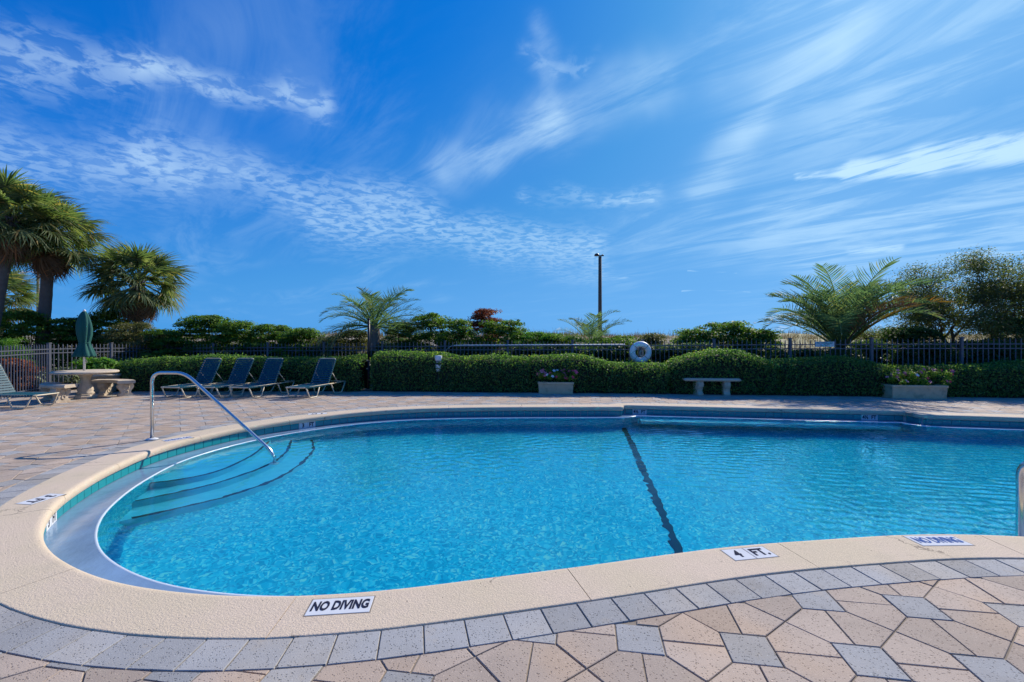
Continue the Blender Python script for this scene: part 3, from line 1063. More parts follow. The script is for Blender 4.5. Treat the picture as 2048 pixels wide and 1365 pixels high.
def dune_z(x, y):
    i = np.clip(((x + 150) / (gx_[1] - gx_[0])).round().astype(int), 0, nx_ - 1)
    j = np.clip(((y - 24) / (gy_[1] - gy_[0])).round().astype(int), 0, len(gy_) - 1)
    return DZ[j, i]

# ------------------------------------------------------------------ leaf meshes
def rand_unit(n, g=rng):
    v = g.normal(size=(n, 3))
    return v / (np.linalg.norm(v, axis=1)[:, None] + 1e-9)
def leaves(cent, nrm, size, aspect=0.5, tint=None, g=rng, fold=0.12):
    n = len(cent)
    a = np.cross(nrm, rand_unit(n, g)); a /= np.linalg.norm(a, axis=1)[:, None] + 1e-9
    b = np.cross(nrm, a)
    s = np.asarray(size).reshape(-1, 1) * np.ones((n, 1))
    tip = cent + a * s * 0.5
    base = cent - a * s * 0.5
    l = cent + b * s * aspect * 0.5 + nrm * s * fold
    r = cent - b * s * aspect * 0.5 + nrm * s * fold
    V = np.stack([base, l, tip, r], 1).reshape(-1, 3)
    Fq = np.arange(4 * n).reshape(-1, 4)
    tint = g.random(n) if tint is None else tint
    return V, Fq, np.repeat(tint, 4)
M['hedge_leaf'] = leaf_mat('hedge_leaf', (0.036, 0.10, 0.036), (0.20, 0.32, 0.105), 0.38, 0.5)
M['shrub_leaf'] = leaf_mat('shrub_leaf', (0.045, 0.11, 0.024), (0.16, 0.25, 0.050), 0.42, 0.5)
M['olive_leaf'] = leaf_mat('olive_leaf', (0.07, 0.085, 0.03), (0.20, 0.19, 0.085), 0.5, 0.35)
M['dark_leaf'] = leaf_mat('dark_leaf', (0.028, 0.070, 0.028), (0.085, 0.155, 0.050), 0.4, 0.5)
M['bright_leaf'] = leaf_mat('bright_leaf', (0.07, 0.19, 0.025), (0.17, 0.32, 0.05), 0.4, 0.4)
M['flower_leaf'] = leaf_mat('flower_leaf', (0.12, 0.24, 0.03), (0.30, 0.42, 0.08), 0.5, 0.5)
M['red_leaf'] = leaf_mat('red_leaf', (0.11, 0.035, 0.018), (0.30, 0.10, 0.03), 0.45, 0.35, (1.4, 0.9, 0.5))
M['pale_leaf'] = leaf_mat('pale_leaf', (0.09, 0.15, 0.06), (0.42, 0.44, 0.30), 0.5, 0.3, (1.2, 1.2, 0.7))
M['myrtle_leaf'] = leaf_mat('myrtle_leaf', (0.050, 0.075, 0.040), (0.15, 0.165, 0.065), 0.45, 0.5)
M['palm_leaf'] = leaf_mat('palm_leaf', (0.065, 0.115, 0.055), (0.24, 0.27, 0.145), 0.38, 0.5, (1.3, 1.5, 0.6))
M['pindo_leaf'] = leaf_mat('pindo_leaf', (0.075, 0.135, 0.075), (0.175, 0.24, 0.13), 0.42, 0.5, (1.2, 1.4, 0.7))
M['dead_leaf'] = leaf_mat('dead_leaf', (0.12, 0.075, 0.045), (0.26, 0.18, 0.11), 0.7, 0.2, (1.2, 1.0, 0.7))
M['gold_leaf'] = leaf_mat('gold_leaf', (0.15, 0.12, 0.03), (0.30, 0.20, 0.045), 0.5, 0.35, (1.3, 1.1, 0.5))
M['grass'] = leaf_mat('dune_grass', (0.13, 0.105, 0.055), (0.27, 0.22, 0.11), 0.7, 0.25, (1.2, 1.1, 0.7))
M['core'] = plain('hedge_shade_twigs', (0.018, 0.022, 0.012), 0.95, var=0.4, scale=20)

# ------------------------------------------------------------------ clipped hedge along the back of the deck
def hedge(name, label, prof, seed):
    g = np.random.default_rng(seed)
    X = []; ZT = []
    for (x, y) in prof:
        Yf = 12.6
        for _ in range(6):
            xx = (x - 1024) * Yf / F
            Yf = hedge_front(xx) + 0.30
        X.append((x - 1024) * Yf / F); ZT.append(H - (y - HZ) * Yf / F)
    x0, x1 = X[0], X[-1]
    root = empty(name, ((x0 + x1) / 2, hedge_front((x0 + x1) / 2) + 0.5, 0))
    ox, oy = root.location.x, root.location.y
    dep = 1.05
    def surf(xv, u):          # u 0..1 front bottom->front top, 1..2 top front->back, 2..2.6 back
        zt = np.interp(xv, X, ZT)
        yf = np.array([hedge_front(q) for q in xv])
        bulge = 0.05 * vnoise(xv * 1.0, u * 0.7, seed, 1.6) + 0.03 * vnoise(xv, u, seed + 1, 0.5)
        endr = np.clip(np.minimum(xv - x0, x1 - xv) / 0.22, 0, 1)
        rr = np.sqrt(np.clip(1 - (1 - endr) ** 2, 0, 1))
        half = dep / 2
        yc = yf + half
        # superellipse cross-section
        ph = np.where(u < 1, (1 - u) * -0.0, 0)
        t = u / 2.0 * math.pi                        # 0..pi over the arch
        cx_ = -np.sign(np.cos(t)) * np.abs(np.cos(t)) ** 0.42
        sz_ = np.abs(np.sin(t)) ** 0.42
        y = yc + cx_ * (half + bulge) * (0.55 + 0.45 * rr)
        z = sz_ * (zt + bulge * 0.7) * (0.75 + 0.25 * rr)
        n = np.stack([np.zeros_like(y), cx_ * 1.0, np.maximum(sz_, 0.05) ** 2 * (np.abs(np.cos(t)) < 0.75)], 1)
        n /= np.linalg.norm(n, axis=1)[:, None] + 1e-9
        return np.stack([xv, y, z], 1), n
    L = x1 - x0
    N = int(L * 3000)
    xv = g.uniform(x0 + 0.02, x1 - 0.02, N)
    # even sampling over the visible arch: front, top, a little of the back
    ps = g.random(N)
    # invert arc length of the superellipse numerically
    tt = np.linspace(0.0, 1.75, 300)
    pp_, _ = surf(np.full(300, (x0 + x1) / 2), tt)
    dl = np.r_[0, np.cumsum(np.linalg.norm(np.diff(pp_, axis=0), axis=1))]
    u = np.interp(ps * dl[-1], dl, tt)
    c, n = surf(xv, u)
    depth = g.random(N) ** 1.6 * 0.13 - 0.025
    stray = g.random(N) < 0.02 * (1 + 2 * (vnoise(xv, u, seed + 8, 0.8) > 0.6))
    depth = np.where(stray, -g.uniform(0.02, 0.10, N), depth)
    c = c - n * depth[:, None]
    c[:, 2] = np.maximum(c[:, 2], 0.015)
    nn = n * 0.75 + rand_unit(N, g) * 0.85
    nn /= np.linalg.norm(nn, axis=1)[:, None]
    sz = g.uniform(0.036, 0.075, N)
    patch = 0.5 + 0.5 * vnoise(c[:, 0], c[:, 2] + c[:, 1], seed + 4, 0.9)
    tint = np.clip(g.random(N) ** 1.4 * 0.85 + 0.22 * patch, 0, 1)
    V, Fq, T = leaves(c, nn, sz, 0.55, tint, g)
    # stray shoots standing out of the clipped faces
    V[:, 0] -= ox; V[:, 1] -= oy
    o = meshobj('foliage', np_mesh('hedge_foliage', V, Fq, False, T), M['hedge_leaf'], root); o['kind'] = 'stuff'
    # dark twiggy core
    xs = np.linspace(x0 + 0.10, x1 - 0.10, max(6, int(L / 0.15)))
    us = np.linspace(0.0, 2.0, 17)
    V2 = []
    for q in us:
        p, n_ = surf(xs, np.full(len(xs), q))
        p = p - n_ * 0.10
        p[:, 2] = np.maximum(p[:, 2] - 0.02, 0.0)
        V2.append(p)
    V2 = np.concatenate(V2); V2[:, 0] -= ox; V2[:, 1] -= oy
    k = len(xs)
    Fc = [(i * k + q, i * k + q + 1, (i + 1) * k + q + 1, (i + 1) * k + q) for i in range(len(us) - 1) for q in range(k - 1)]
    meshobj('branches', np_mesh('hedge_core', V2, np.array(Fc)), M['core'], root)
    tag(root, label, 'hedge', 'clipped hedge sections along the deck')
    return root
hedge('hedge', 'clipped dark green hedge section behind the four sun loungers', [(228, 727), (300, 717), (420, 712), (560, 718), (690, 717), (733, 711)], 21)
hedge('hedge', 'flat-topped hedge section between the black pole and the flower planter', [(742, 708), (820, 706), (900, 711), (980, 714), (1062, 713)], 22)
hedge('hedge', 'hedge section dipping low under the life ring', [(1056, 715), (1150, 712), (1185, 718), (1230, 727), (1300, 732), (1338, 727)], 23)
hedge('hedge', 'domed hedge section rising behind the plain concrete bench', [(1330, 729), (1380, 712), (1440, 700), (1480, 703), (1520, 717), (1556, 727)], 24)
hedge('hedge', 'hedge section below the fence sign, right of the dome', [(1545, 725), (1600, 719), (1680, 714), (1740, 721), (1800, 741)], 25)
hedge('hedge', 'rightmost hedge section behind the wide flower planter', [(1786, 741), (1830, 731), (1870, 738), (1920, 735), (2000, 733), (2048, 727), (2140, 725)], 26)

# ------------------------------------------------------------------ shrubs and trees
def shrub(name, label, px, ytop, halfw_px, Y, leafm, seed, ls=0.085, dens=1.0, group='shrubs behind the fence', cat='shrub', zb=0.0, depth=None, ragged=0.25, aspect=0.42):
    g = np.random.default_rng(seed)
    X = (px - 1024) * Y / F
    ht = H - (ytop - HZ) * Y / F
    hw = halfw_px * Y / F
    dp = depth or min(hw, 0.8)
    root = empty(name, (X, Y, zb))
    hgt = ht - zb
    # clump centres through an uneven dome
    nc = int(98 * dens * (hw / 0.8 + 0.5))
    th = g.uniform(0, 2 * math.pi, nc); cz = g.random(nc) ** 0.74; rr = g.random(nc) ** 0.5
    env = np.sqrt(np.clip(1 - (cz * 0.96) ** 5, 0, 1))
    cxyz = np.stack([np.cos(th) * rr * env * hw, np.sin(th) * rr * env * dp, 0.10 + cz * (hgt - 0.15)], 1)
    cxyz[:, 2] += g.normal(0, ragged * 0.35, nc) * (cz > 0.7)
    cxyz[:, 2] = np.clip(cxyz[:, 2], 0.1, hgt - 0.06)
    per = int(85 * (0.085 / ls) ** 1.3)
    C = np.repeat(cxyz, per, 0); N = len(C)
    cr = np.repeat(g.uniform(0.16, 0.30, nc), per)
    d = rand_unit(N, g); d[:, 2] = np.abs(d[:, 2]) * 0.8 - 0.18
    c = C + d * (cr * g.random(N) ** 0.5)[:, None] * np.array([1.25, 1.25, 0.8])
    nn = d * 0.6 + np.array([0, 0, 0.55]) + rand_unit(N, g) * 0.6
    nn /= np.linalg.norm(nn, axis=1)[:, None]
    ctint = np.repeat(g.random(nc), per)
    V, Fq, T = leaves(c, nn, g.uniform(0.7, 1.3, N) * ls, aspect, np.clip(ctint * 0.5 + g.random(N) * 0.5, 0, 1), g)
    o = meshobj('foliage', np_mesh(name + '_foliage', V, Fq, False, T), M[leafm], root); o['kind'] = 'stuff'
    mb = MB()
    for k in range(min(nc, 26)):
        p = cxyz[k]
        q0 = np.array([p[0] * 0.15, p[1] * 0.15, 0.0]); q1 = np.array([p[0] * 0.55, p[1] * 0.55, p[2] * 0.55])
        mb.tube([q0, q1 + g.normal(0, 0.04, 3), p], [0.022, 0.014, 0.006], 5, False)
    mb.build('branches', M['twig'], root)
    tag(root, label, cat, group)
    return root
B = 15.6
shr = [
 (62, 632, 85, 15.6, 'shrub_leaf', 0.09, 'broad dark shrub at the foot of the tall palms, far left'),
 (150, 645, 55, 16.6, 'dark_leaf', 0.09, 'dark low shrub behind the closed green umbrella'),
 (213, 628, 48, 17.2, 'shrub_leaf', 0.09, 'leafy shrub rising behind the closed umbrella, left of the short palm'),
 (262, 654, 62, 16.0, 'olive_leaf', 0.06, 'pale olive fine-leaved shrub under the short palm'),
 (338, 668, 52, 16.2, 'shrub_leaf', 0.08, 'low green shrub just right of the olive shrub'),
 (415, 639, 66, 16.6, 'shrub_leaf', 0.095, 'tallest bright green shrub behind the left pair of loungers'),
 (476, 652, 46, 16.2, 'shrub_leaf', 0.09, 'bright green shrub with a flat shoulder above the second lounger'),
 (545, 658, 50, 16.4, 'shrub_leaf', 0.09, 'green shrub with upright tips above the third lounger'),
 (606, 666, 48, 16.0, 'shrub_leaf', 0.085, 'low green shrub above the gap before the fourth lounger'),
 (668, 682, 46, 16.0, 'olive_leaf', 0.07, 'sparse yellowish shrub under the left fronds of the feather palm'),
 (800, 652, 42, 16.4, 'dark_leaf', 0.08, 'dark shrub at the right foot of the feather palm by the pole'),
 (858, 634, 52, 16.2, 'shrub_leaf', 0.085, 'rounded green shrub above the white bollard light'),
 (920, 648, 46, 15.8, 'shrub_leaf', 0.08, 'green shrub left of the red-tipped shrub'),
 (972, 626, 34, 16.8, 'red_leaf', 0.07, 'red-tipped vine shrub standing above its green neighbours'),
 (1008, 650, 52, 15.8, 'shrub_leaf', 0.085, 'green shrub sloping down right of the red-tipped shrub'),
 (708, 668, 44, 16.6, 'olive_leaf', 0.075, 'yellow-green shrub seen between the feather palm fronds and the black pole'),
 (1100, 676, 44, 15.6, 'shrub_leaf', 0.08, 'green shrub between the yellow-green shrub and the small feather palm'),
 (1250, 680, 46, 15.2, 'shrub_leaf', 0.08, 'green shrub just left of the life ring'),
 (1385, 668, 44, 15.2, 'shrub_leaf', 0.08, 'green shrub left of the rounded one behind the dome'),
 (1068, 672, 46, 15.4, 'bright_leaf', 0.08, 'low yellow-green shrub above the small flower planter'),
 (1130, 682, 52, 15.2, 'shrub_leaf', 0.08, 'low shrub left of the small feather palm'),
 (1215, 684, 52, 15.0, 'shrub_leaf', 0.08, 'low shrub right of the small feather palm'),
 (1306, 676, 30, 15.4, 'olive_leaf', 0.07, 'small golden-green shrub just right of the life ring'),
 (1452, 653, 62, 15.0, 'shrub_leaf', 0.085, 'rounded green shrub behind the hedge dome'),
 (1516, 668, 46, 14.8, 'shrub_leaf', 0.085, 'low green shrub sloping right of the one behind the dome'),
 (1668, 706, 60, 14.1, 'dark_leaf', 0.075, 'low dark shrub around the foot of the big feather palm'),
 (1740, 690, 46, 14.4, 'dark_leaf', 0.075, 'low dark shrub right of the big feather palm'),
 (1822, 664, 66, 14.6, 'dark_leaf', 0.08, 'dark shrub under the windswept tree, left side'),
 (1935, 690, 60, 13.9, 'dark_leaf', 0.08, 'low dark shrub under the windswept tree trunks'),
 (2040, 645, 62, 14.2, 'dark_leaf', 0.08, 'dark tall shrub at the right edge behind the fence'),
]
for k, (px, yt, hw, Y, lm, ls, lab) in enumerate(shr):
    shrub('shrub', lab, px, yt - 6, hw, Y, lm, 100 + k, ls)
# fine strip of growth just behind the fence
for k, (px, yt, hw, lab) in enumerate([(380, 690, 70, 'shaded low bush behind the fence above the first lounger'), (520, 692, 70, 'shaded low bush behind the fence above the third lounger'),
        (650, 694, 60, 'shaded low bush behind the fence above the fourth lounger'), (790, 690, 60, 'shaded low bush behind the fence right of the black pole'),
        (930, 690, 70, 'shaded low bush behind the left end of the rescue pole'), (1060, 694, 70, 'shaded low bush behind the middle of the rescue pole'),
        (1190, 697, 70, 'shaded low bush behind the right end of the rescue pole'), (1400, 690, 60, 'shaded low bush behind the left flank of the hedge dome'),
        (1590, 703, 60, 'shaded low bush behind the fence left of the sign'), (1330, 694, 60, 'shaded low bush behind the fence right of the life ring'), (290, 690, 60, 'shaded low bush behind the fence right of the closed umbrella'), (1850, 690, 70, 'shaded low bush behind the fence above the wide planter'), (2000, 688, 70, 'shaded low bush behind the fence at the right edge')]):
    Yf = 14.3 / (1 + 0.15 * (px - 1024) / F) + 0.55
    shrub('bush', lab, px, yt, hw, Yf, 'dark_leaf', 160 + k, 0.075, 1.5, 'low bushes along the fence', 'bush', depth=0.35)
shrub('croton', 'orange-red leaved shrub behind the left fence', 12, 722, 26, 12.4, 'red_leaf', 180, 0.11, 0.8, 'garden plants behind the left fence', 'shrub', depth=0.35, aspect=0.5)
shrub('croton', 'brownish red shrub low behind the left fence, right of the orange one', 45, 738, 24, 12.9, 'red_leaf', 181, 0.09, 0.7, 'garden plants behind the left fence', 'shrub', depth=0.35)
shrub('variegated_shrub', 'pale variegated shrub low behind the left fence', 70, 745, 30, 13.2, 'pale_leaf', 182, 0.10, 0.8, 'garden plants behind the left fence', 'shrub', depth=0.4, aspect=0.6)
shrub('variegated_shrub', 'pale variegated shrub behind the fence post beside the table', 120, 740, 30, 13.5, 'pale_leaf', 183, 0.10, 0.8, 'garden plants behind the left fence', 'shrub', depth=0.4, aspect=0.6)
shrub('pine_shrub', 'spiky bright green young pine behind the left fence', 22, 678, 20, 13.0, 'bright_leaf', 184, 0.12, 1.0, 'garden plants behind the left fence', 'shrub', depth=0.3, aspect=0.08)

# --- fan palms
def fan_frond(seed, pet=0.9, rad=0.85, dead=False):
    g = random.Random(seed)
    V, Fq, T = [], [], []
    def q4(a, b, c, d, t):
        k = len(V); V.extend([a, b, c, d]); Fq.append((k, k + 1, k + 2, k + 3)); T.extend([t] * 4)
    # petiole along +x, drooping
    pts = [Vector((pet * s, 0, -0.10 * s * s)) for s in (0, 0.33, 0.66, 1.0)]
    for a, b in zip(pts[:-1], pts[1:]):
        w = 0.022
        q4(a + Vector((0, w, 0)), a - Vector((0, w, 0)), b - Vector((0, w * 0.7, 0)), b + Vector((0, w * 0.7, 0)), 0.9)
        q4(a + Vector((0, 0, w)), a - Vector((0, 0, w)), b - Vector((0, 0, w * 0.7)), b + Vector((0, 0, w * 0.7)), 0.9)
    hub = pts[-1]
    nb = 38
    for k in range(nb):
        a = R(-128 + 256 * k / (nb - 1) + g.uniform(-2, 2))
        ln = rad * (0.72 + 0.28 * math.cos(a * 0.62)) * g.uniform(0.9, 1.06)
        droop = g.uniform(0.20, 0.55) * (1.8 if dead else 1.0)
        side = Vector((-math.sin(a), math.cos(a), 0))
        fwd = Vector((math.cos(a), math.sin(a), 0.0))
        cup = -0.25 * abs(math.sin(a)) * 0.6                      # folded costapalmate blade
        tw = g.uniform(-0.5, 0.5)
        prev = None
        t = g.random()
        for s, w in ((0.0, 0.006), (0.35, 0.024), (0.7, 0.015), (1.0, 0.001)):
            p = hub + fwd * ln * s * (1 - 0.12 * droop * s) + Vector((0, 0, cup * s * ln - droop * ln * s ** 2.6))
            n = side * w + Vector((0, 0, w * tw))
            if prev:
                q4(prev[0], prev[1], p - n, p + n, t)
            prev = (p + n, p - n)
    return np_mesh('fan_frond', np.array([tuple(v) for v in V]), np.array(Fq), False, np.array(T))
fans = [fan_frond(k, 0.85 + 0.05 * (k % 3), 0.80 + 0.04 * (k % 2)) for k in range(5)]
for f_ in fans: f_.materials.append(M['palm_leaf'])
deads = [fan_frond(20 + k, 0.65, 0.62, True) for k in range(2)]
for f_ in deads: f_.materials.append(M['dead_leaf'])
def fan_palm(label, base, top, r0, r1, n, scale, seed, ndead=9):
    g = random.Random(seed)
    root = empty('fan_palm', base)
    b, t = Vector((0, 0, 0)), Vector(top) - Vector(base)
    mb = MB()
    pts, rad = [], []
    m = 22
    for i in range(m + 1):
        s = i / m
        pts.append(b.lerp(t, s) + Vector((0.05 * math.sin(3 * s), 0, 0)) * (1 if s < 1 else 0))
        rad.append((r0 + (r1 - r0) * s) * (1 + 0.05 * (i % 2)) * (1.15 if i == 0 else 1))
    trunk = mb.tube(pts, rad, 14).build('trunk', M['bark'], root)
    # old leaf boots under the crown
    mb = MB()
    for k in range(26):
        a = k * 2.4; z = t.z - 0.05 - 0.022 * k
        c = Vector((t.x, t.y, z)); d = Vector((math.cos(a), math.sin(a), 0))
        p0 = c + d * r1 * 0.8; p1 = p0 + d * 0.16 + Vector((0, 0, 0.20))
        mb.tube([p0, p1], [0.045, 0.018], 5)
    mb.build('leaf_bases', M['bark'], trunk)
    for k in range(n + ndead):
        dead = k >= n
        if dead:
            elv = g.uniform(-72, -45); a = g.uniform(0, 360)
        else:
            s = (k + 0.5) / n
            elv = 84 - 118 * s ** 0.85 + g.uniform(-7, 7); a = k * 137.5 + g.uniform(-14, 14)
        me = g.choice(deads if dead else fans)
        o = meshobj('dead_frond' if dead else 'frond', me, None, root)
        o.location = t + Vector((0, 0, -0.12 if dead else g.uniform(-0.10, 0.04)))
        o.rotation_mode = 'XYZ'
        sc = scale * g.uniform(0.88, 1.08) * (0.85 if elv > 60 else 1.0)
        o.scale = (sc, sc, sc)
        o.rotation_euler = (R(g.uniform(-28, 28)), R(-elv), R(a))
    tag(root, label, 'palm tree', 'fan palms on the left')
    return root
def palm_at(x, y, Y): return At(x, y, Y)
p = At(78, 505, 15.8); fan_palm('tall fan palm with an upright grey trunk, second from the left edge', (At(76, 690, 15.8).x, 15.8, 0), (p.x + 0.35, 15.8, p.z + 0.60), 0.175, 0.15, 52, 1.12, 1, 14)
p = At(22, 470, 14.6); fan_palm('tall leaning fan palm cut by the left edge', (At(-38, 690, 14.6).x, 14.6, 0), (p.x, 14.6, p.z + 0.55), 0.165, 0.14, 50, 1.08, 2, 10)
p = At(275, 566, 17.2); fan_palm('shorter fan palm with a full round crown and brown skirt', (At(273, 690, 17.2).x, 17.2, 0), (p.x, 17.2, p.z), 0.15, 0.13, 52, 1.10, 3, 20)
p = At(-8, 592, 17.5); fan_palm('low fan palm half hidden at the left edge under the leaning palm', (At(-8, 690, 17.5).x, 17.5, 0), (p.x, 17.5, p.z), 0.2, 0.17, 34, 0.95, 4, 8)

# --- feather palms
def feather_frond(seed, ln=2.0, arch=1.0):
    g = random.Random(seed)
    V, Fq, T = [], [], []
    def q4(a, b, c, d, t):
        k = len(V); V.extend([a, b, c, d]); Fq.append((k, k + 1, k + 2, k + 3)); T.extend([t] * 4)
    n = 26
    P = [Vector((0, 0, 0))]
    ang = 0.0
    for i in range(n):
        ang -= (0.35 + 1.75 * (i / n) ** 1.5) * arch / n * 1.25
        P.append(P[-1] + Vector((math.cos(ang), 0, math.sin(ang))) * (ln / n))
    for i in range(n):
        w0, w1 = 0.022 * (1 - i / n) + 0.004, 0.022 * (1 - (i + 1) / n) + 0.003
        q4(P[i] + Vector((0, w0, 0)), P[i] - Vector((0, w0, 0)), P[i + 1] - Vector((0, w1, 0)), P[i + 1] + Vector((0, w1, 0)), 0.85)
        q4(P[i] + Vector((0, 0, w0)), P[i] - Vector((0, 0, w0)), P[i + 1] - Vector((0, 0, w1)), P[i + 1] + Vector((0, 0, w1)), 0.75)
    nl = 46
    for i in range(int(nl * 0.22), nl):
        s = i / nl
        p = P[int(s * n)].lerp(P[min(n, int(s * n) + 1)], (s * n) % 1)
        t = (P[min(n, int(s * n) + 1)] - P[int(s * n)]).normalized()
        up = Vector((-t.z, 0, t.x))
        for sgn in (-1, 1):
            L_ = ln * 0.225 * math.sin(math.pi * min(1, (s - 0.14) / 0.86) ** 0.75 * 0.93 + 0.12) * g.uniform(0.85, 1.1) + 0.05
            d = (t * 0.62 + Vector((0, sgn, 0)) * 0.85 + up * 0.42 + Vector((g.gauss(0, .09), g.gauss(0, .09), g.gauss(0, .09)))).normalized()
            p1 = p + d * L_ * 0.55
            p2 = p + d * L_ + Vector((0, 0, -0.12 * L_))
            w = 0.0088
            sd_ = d.cross(Vector((0, 0, 1))).normalized() * w + up * w * g.uniform(-0.6, 0.6)
            tt = g.random()
            q4(p + sd_ * 0.6, p - sd_ * 0.6, p1 - sd_, p1 + sd_, tt)
            q4(p1 + sd_, p1 - sd_, p2 - sd_ * 0.15, p2 + sd_ * 0.15, tt)
    return np_mesh('feather_frond', np.array([tuple(v) for v in V]), np.array(Fq), False, np.array(T))
feath = [feather_frond(k, 2.0, 0.8 + 0.16 * k) for k in range(5)]
for f_ in feath: f_.materials.append(M['pindo_leaf'])
def feather_palm(label, base, trunk_h, n, scale, seed, elmin=12, brown=0.08, gold=0.0, goldside=1, lean=0.0, trunkr=0.2, mat=None):
    g = random.Random(seed)
    root = empty('feather_palm', base)
    mb = MB()
    prof = [(trunkr * 1.15, 0.0)]
    for i in range(1, 9):
        prof.append((trunkr * (1.0 + 0.12 * (i % 2)) * (1 - 0.1 * i / 8), trunk_h * i / 8))
    prof.append((0.02, trunk_h + 0.08))
    mb.lathe((0, 0, 0), prof, 14).build('trunk', M['bark'], root)
    for k in range(n):
        s = (k + 0.5) / n
        elv = 86 - (86 - elmin) * s ** 0.8 + g.uniform(-5, 5)
        a = k * 137.5 + g.uniform(-12, 12)
        me = g.choice(feath)
        o = meshobj('frond', me, None, root)
        o.location = (0.06 * math.cos(R(a)), 0.06 * math.sin(R(a)), trunk_h - 0.03)
        sc = scale * g.uniform(0.85, 1.1)
        o.scale = (sc, sc, sc)
        o.rotation_euler = (R(g.uniform(-20, 20)), R(-elv), R(a))
        side = math.cos(R(a)) * goldside
        m_ = None
        if s > 0.45 and side > 0.35 and g.random() < gold: m_ = M['gold_leaf']
        elif s > 0.7 and g.random() < brown: m_ = M['dead_leaf']
        if m_ is not None:
            o.material_slots[0].link = 'OBJECT'
            o.material_slots[0].material = m_
    tag(root, label, 'palm tree', 'feather palms behind the fence')
    return root
p = At(748, 650, 15.4); feather_palm('grey-green feather palm behind the black pole', (p.x, 15.4, 0), p.z - 0.05, 36, 0.98, 5, -8, 0.1)
p = At(1182, 682, 16.4); feather_palm('small feather palm at the foot of the tall lamp post', (p.x, 16.4, 0), p.z - 0.15, 19, 0.82, 6, 14, 0.3, 0.25)
p = At(1680, 688, 14.3); feather_palm('large feather palm with golden right fronds behind the fence sign', (p.x, 14.3, 0), p.z - 0.12, 46, 1.46, 9, 42, 0.06, 0.6, 1, trunkr=0.15)

# --- windswept tree on the right
def windswept_tree():
    g = np.random.default_rng(77)
    Y0 = 15.2
    base = At(1908, 700, Y0); base.z = 0
    root = empty('windswept_tree', base)
    mb = MB()
    tips = []
    def grow(p, d, ln, r, lev):
        pts, rads = [p.copy()], [r]
        q = p.copy()
        n = 5
        for i in range(n):
            d = (d + Vector(g.normal(0, 0.16, 3)) + Vector((0.02, 0, 0.05))).normalized()
            q = q + d * (ln / n)
            pts.append(q.copy()); rads.append(r * (1 - 0.55 * (i + 1) / n))
        mb.tube(pts, rads, 6 if lev < 2 else 4, False)
        if lev >= 3:
            tips.append(q.copy()); tips.append(pts[3].copy())
            return
        for k in range(3 if lev < 2 else 4):
            nd = (d + Vector(g.normal(0, 0.62, 3)) + Vector((0, 0, 0.10))).normalized()
            nd.z = max(nd.z, -0.15)
            grow(pts[3 + (k % 3)].copy(), nd, ln * g.uniform(0.55, 0.78), rads[3] * 0.72, lev + 1)
        if lev >= 1: tips.append(q.copy())
    for d in ((-0.95, 0.1, 0.62), (-0.6, 0.1, 0.9), (0.1, 0.2, 1.0), (0.55, -0.1, 0.85), (1.0, 0.1, 0.62), (1.1, 0.0, 0.9), (-0.25, -0.1, 0.9)):
        grow(Vector((g.uniform(-0.15, 0.15), 0, 0.15)), Vector(d).normalized(), 1.75, 0.075, 0)
    C = np.array([tuple(t) for t in tips])
    # outer twigs that round the crown off into one spreading head
    extra = []
    for k in range(420):
        q = rand_unit(1, g)[0] * g.uniform(0.35, 1.0) ** 0.5
        q = np.array([0.95 + q[0] * 2.9, q[1] * 1.2, 2.95 + q[2] * 1.5])
        lim = 4.1 + 0.22 * q[0] * (q[0] < 1.5) + 0.25 * math.sin(3.1 * q[0]) + 0.15 * math.sin(7 * q[0] + 1)
        if q[2] > lim or q[2] < 1.5 + 0.25 * abs(q[0]): continue
        if math.sin(4.1 * q[0] + 2) * math.sin(3.7 * q[2] + q[1]) > 0.62: continue
        j = int(np.argmin(((C - q) ** 2).sum(1)))
        if np.linalg.norm(C[j] - q) > 1.3: continue
        mid_ = (C[j] + q) / 2 + g.normal(0, 0.05, 3)
        mb.tube([C[j], mid_, q], [0.010, 0.008, 0.004], 4, False)
        extra.append(q)
    C = np.vstack([C, np.array(extra)])
    mb.build('trunk', M['twig'], root)
    # keep the crown inside the tree's outline
    keep = (C[:, 2] > 1.35) & (C[:, 2] < 4.55)
    C = C[keep]
    per = 80
    Cc = np.repeat(C, per, 0); N = len(Cc)
    d = rand_unit(N, g)
    c = Cc + d * (g.uniform(0.05, 0.40, N))[:, None] * np.array([1.3, 1.3, 0.7])
    nn = d * 0.4 + np.array([0, 0, 0.6]) + rand_unit(N, g) * 0.7
    nn /= np.linalg.norm(nn, axis=1)[:, None]
    ct = np.repeat(g.random(len(C)), per)
    V, Fq, T = leaves(c, nn, g.uniform(0.045, 0.085, N), 0.45, np.clip(ct * 0.6 + g.random(N) * 0.4, 0, 1), g)
    o = meshobj('crown', np_mesh('tree_crown', V, Fq, False, T), M['myrtle_leaf'], root); o['kind'] = 'stuff'
    tag(root, 'windswept many-stemmed tree with open crown at the right edge', 'tree')
windswept_tree()

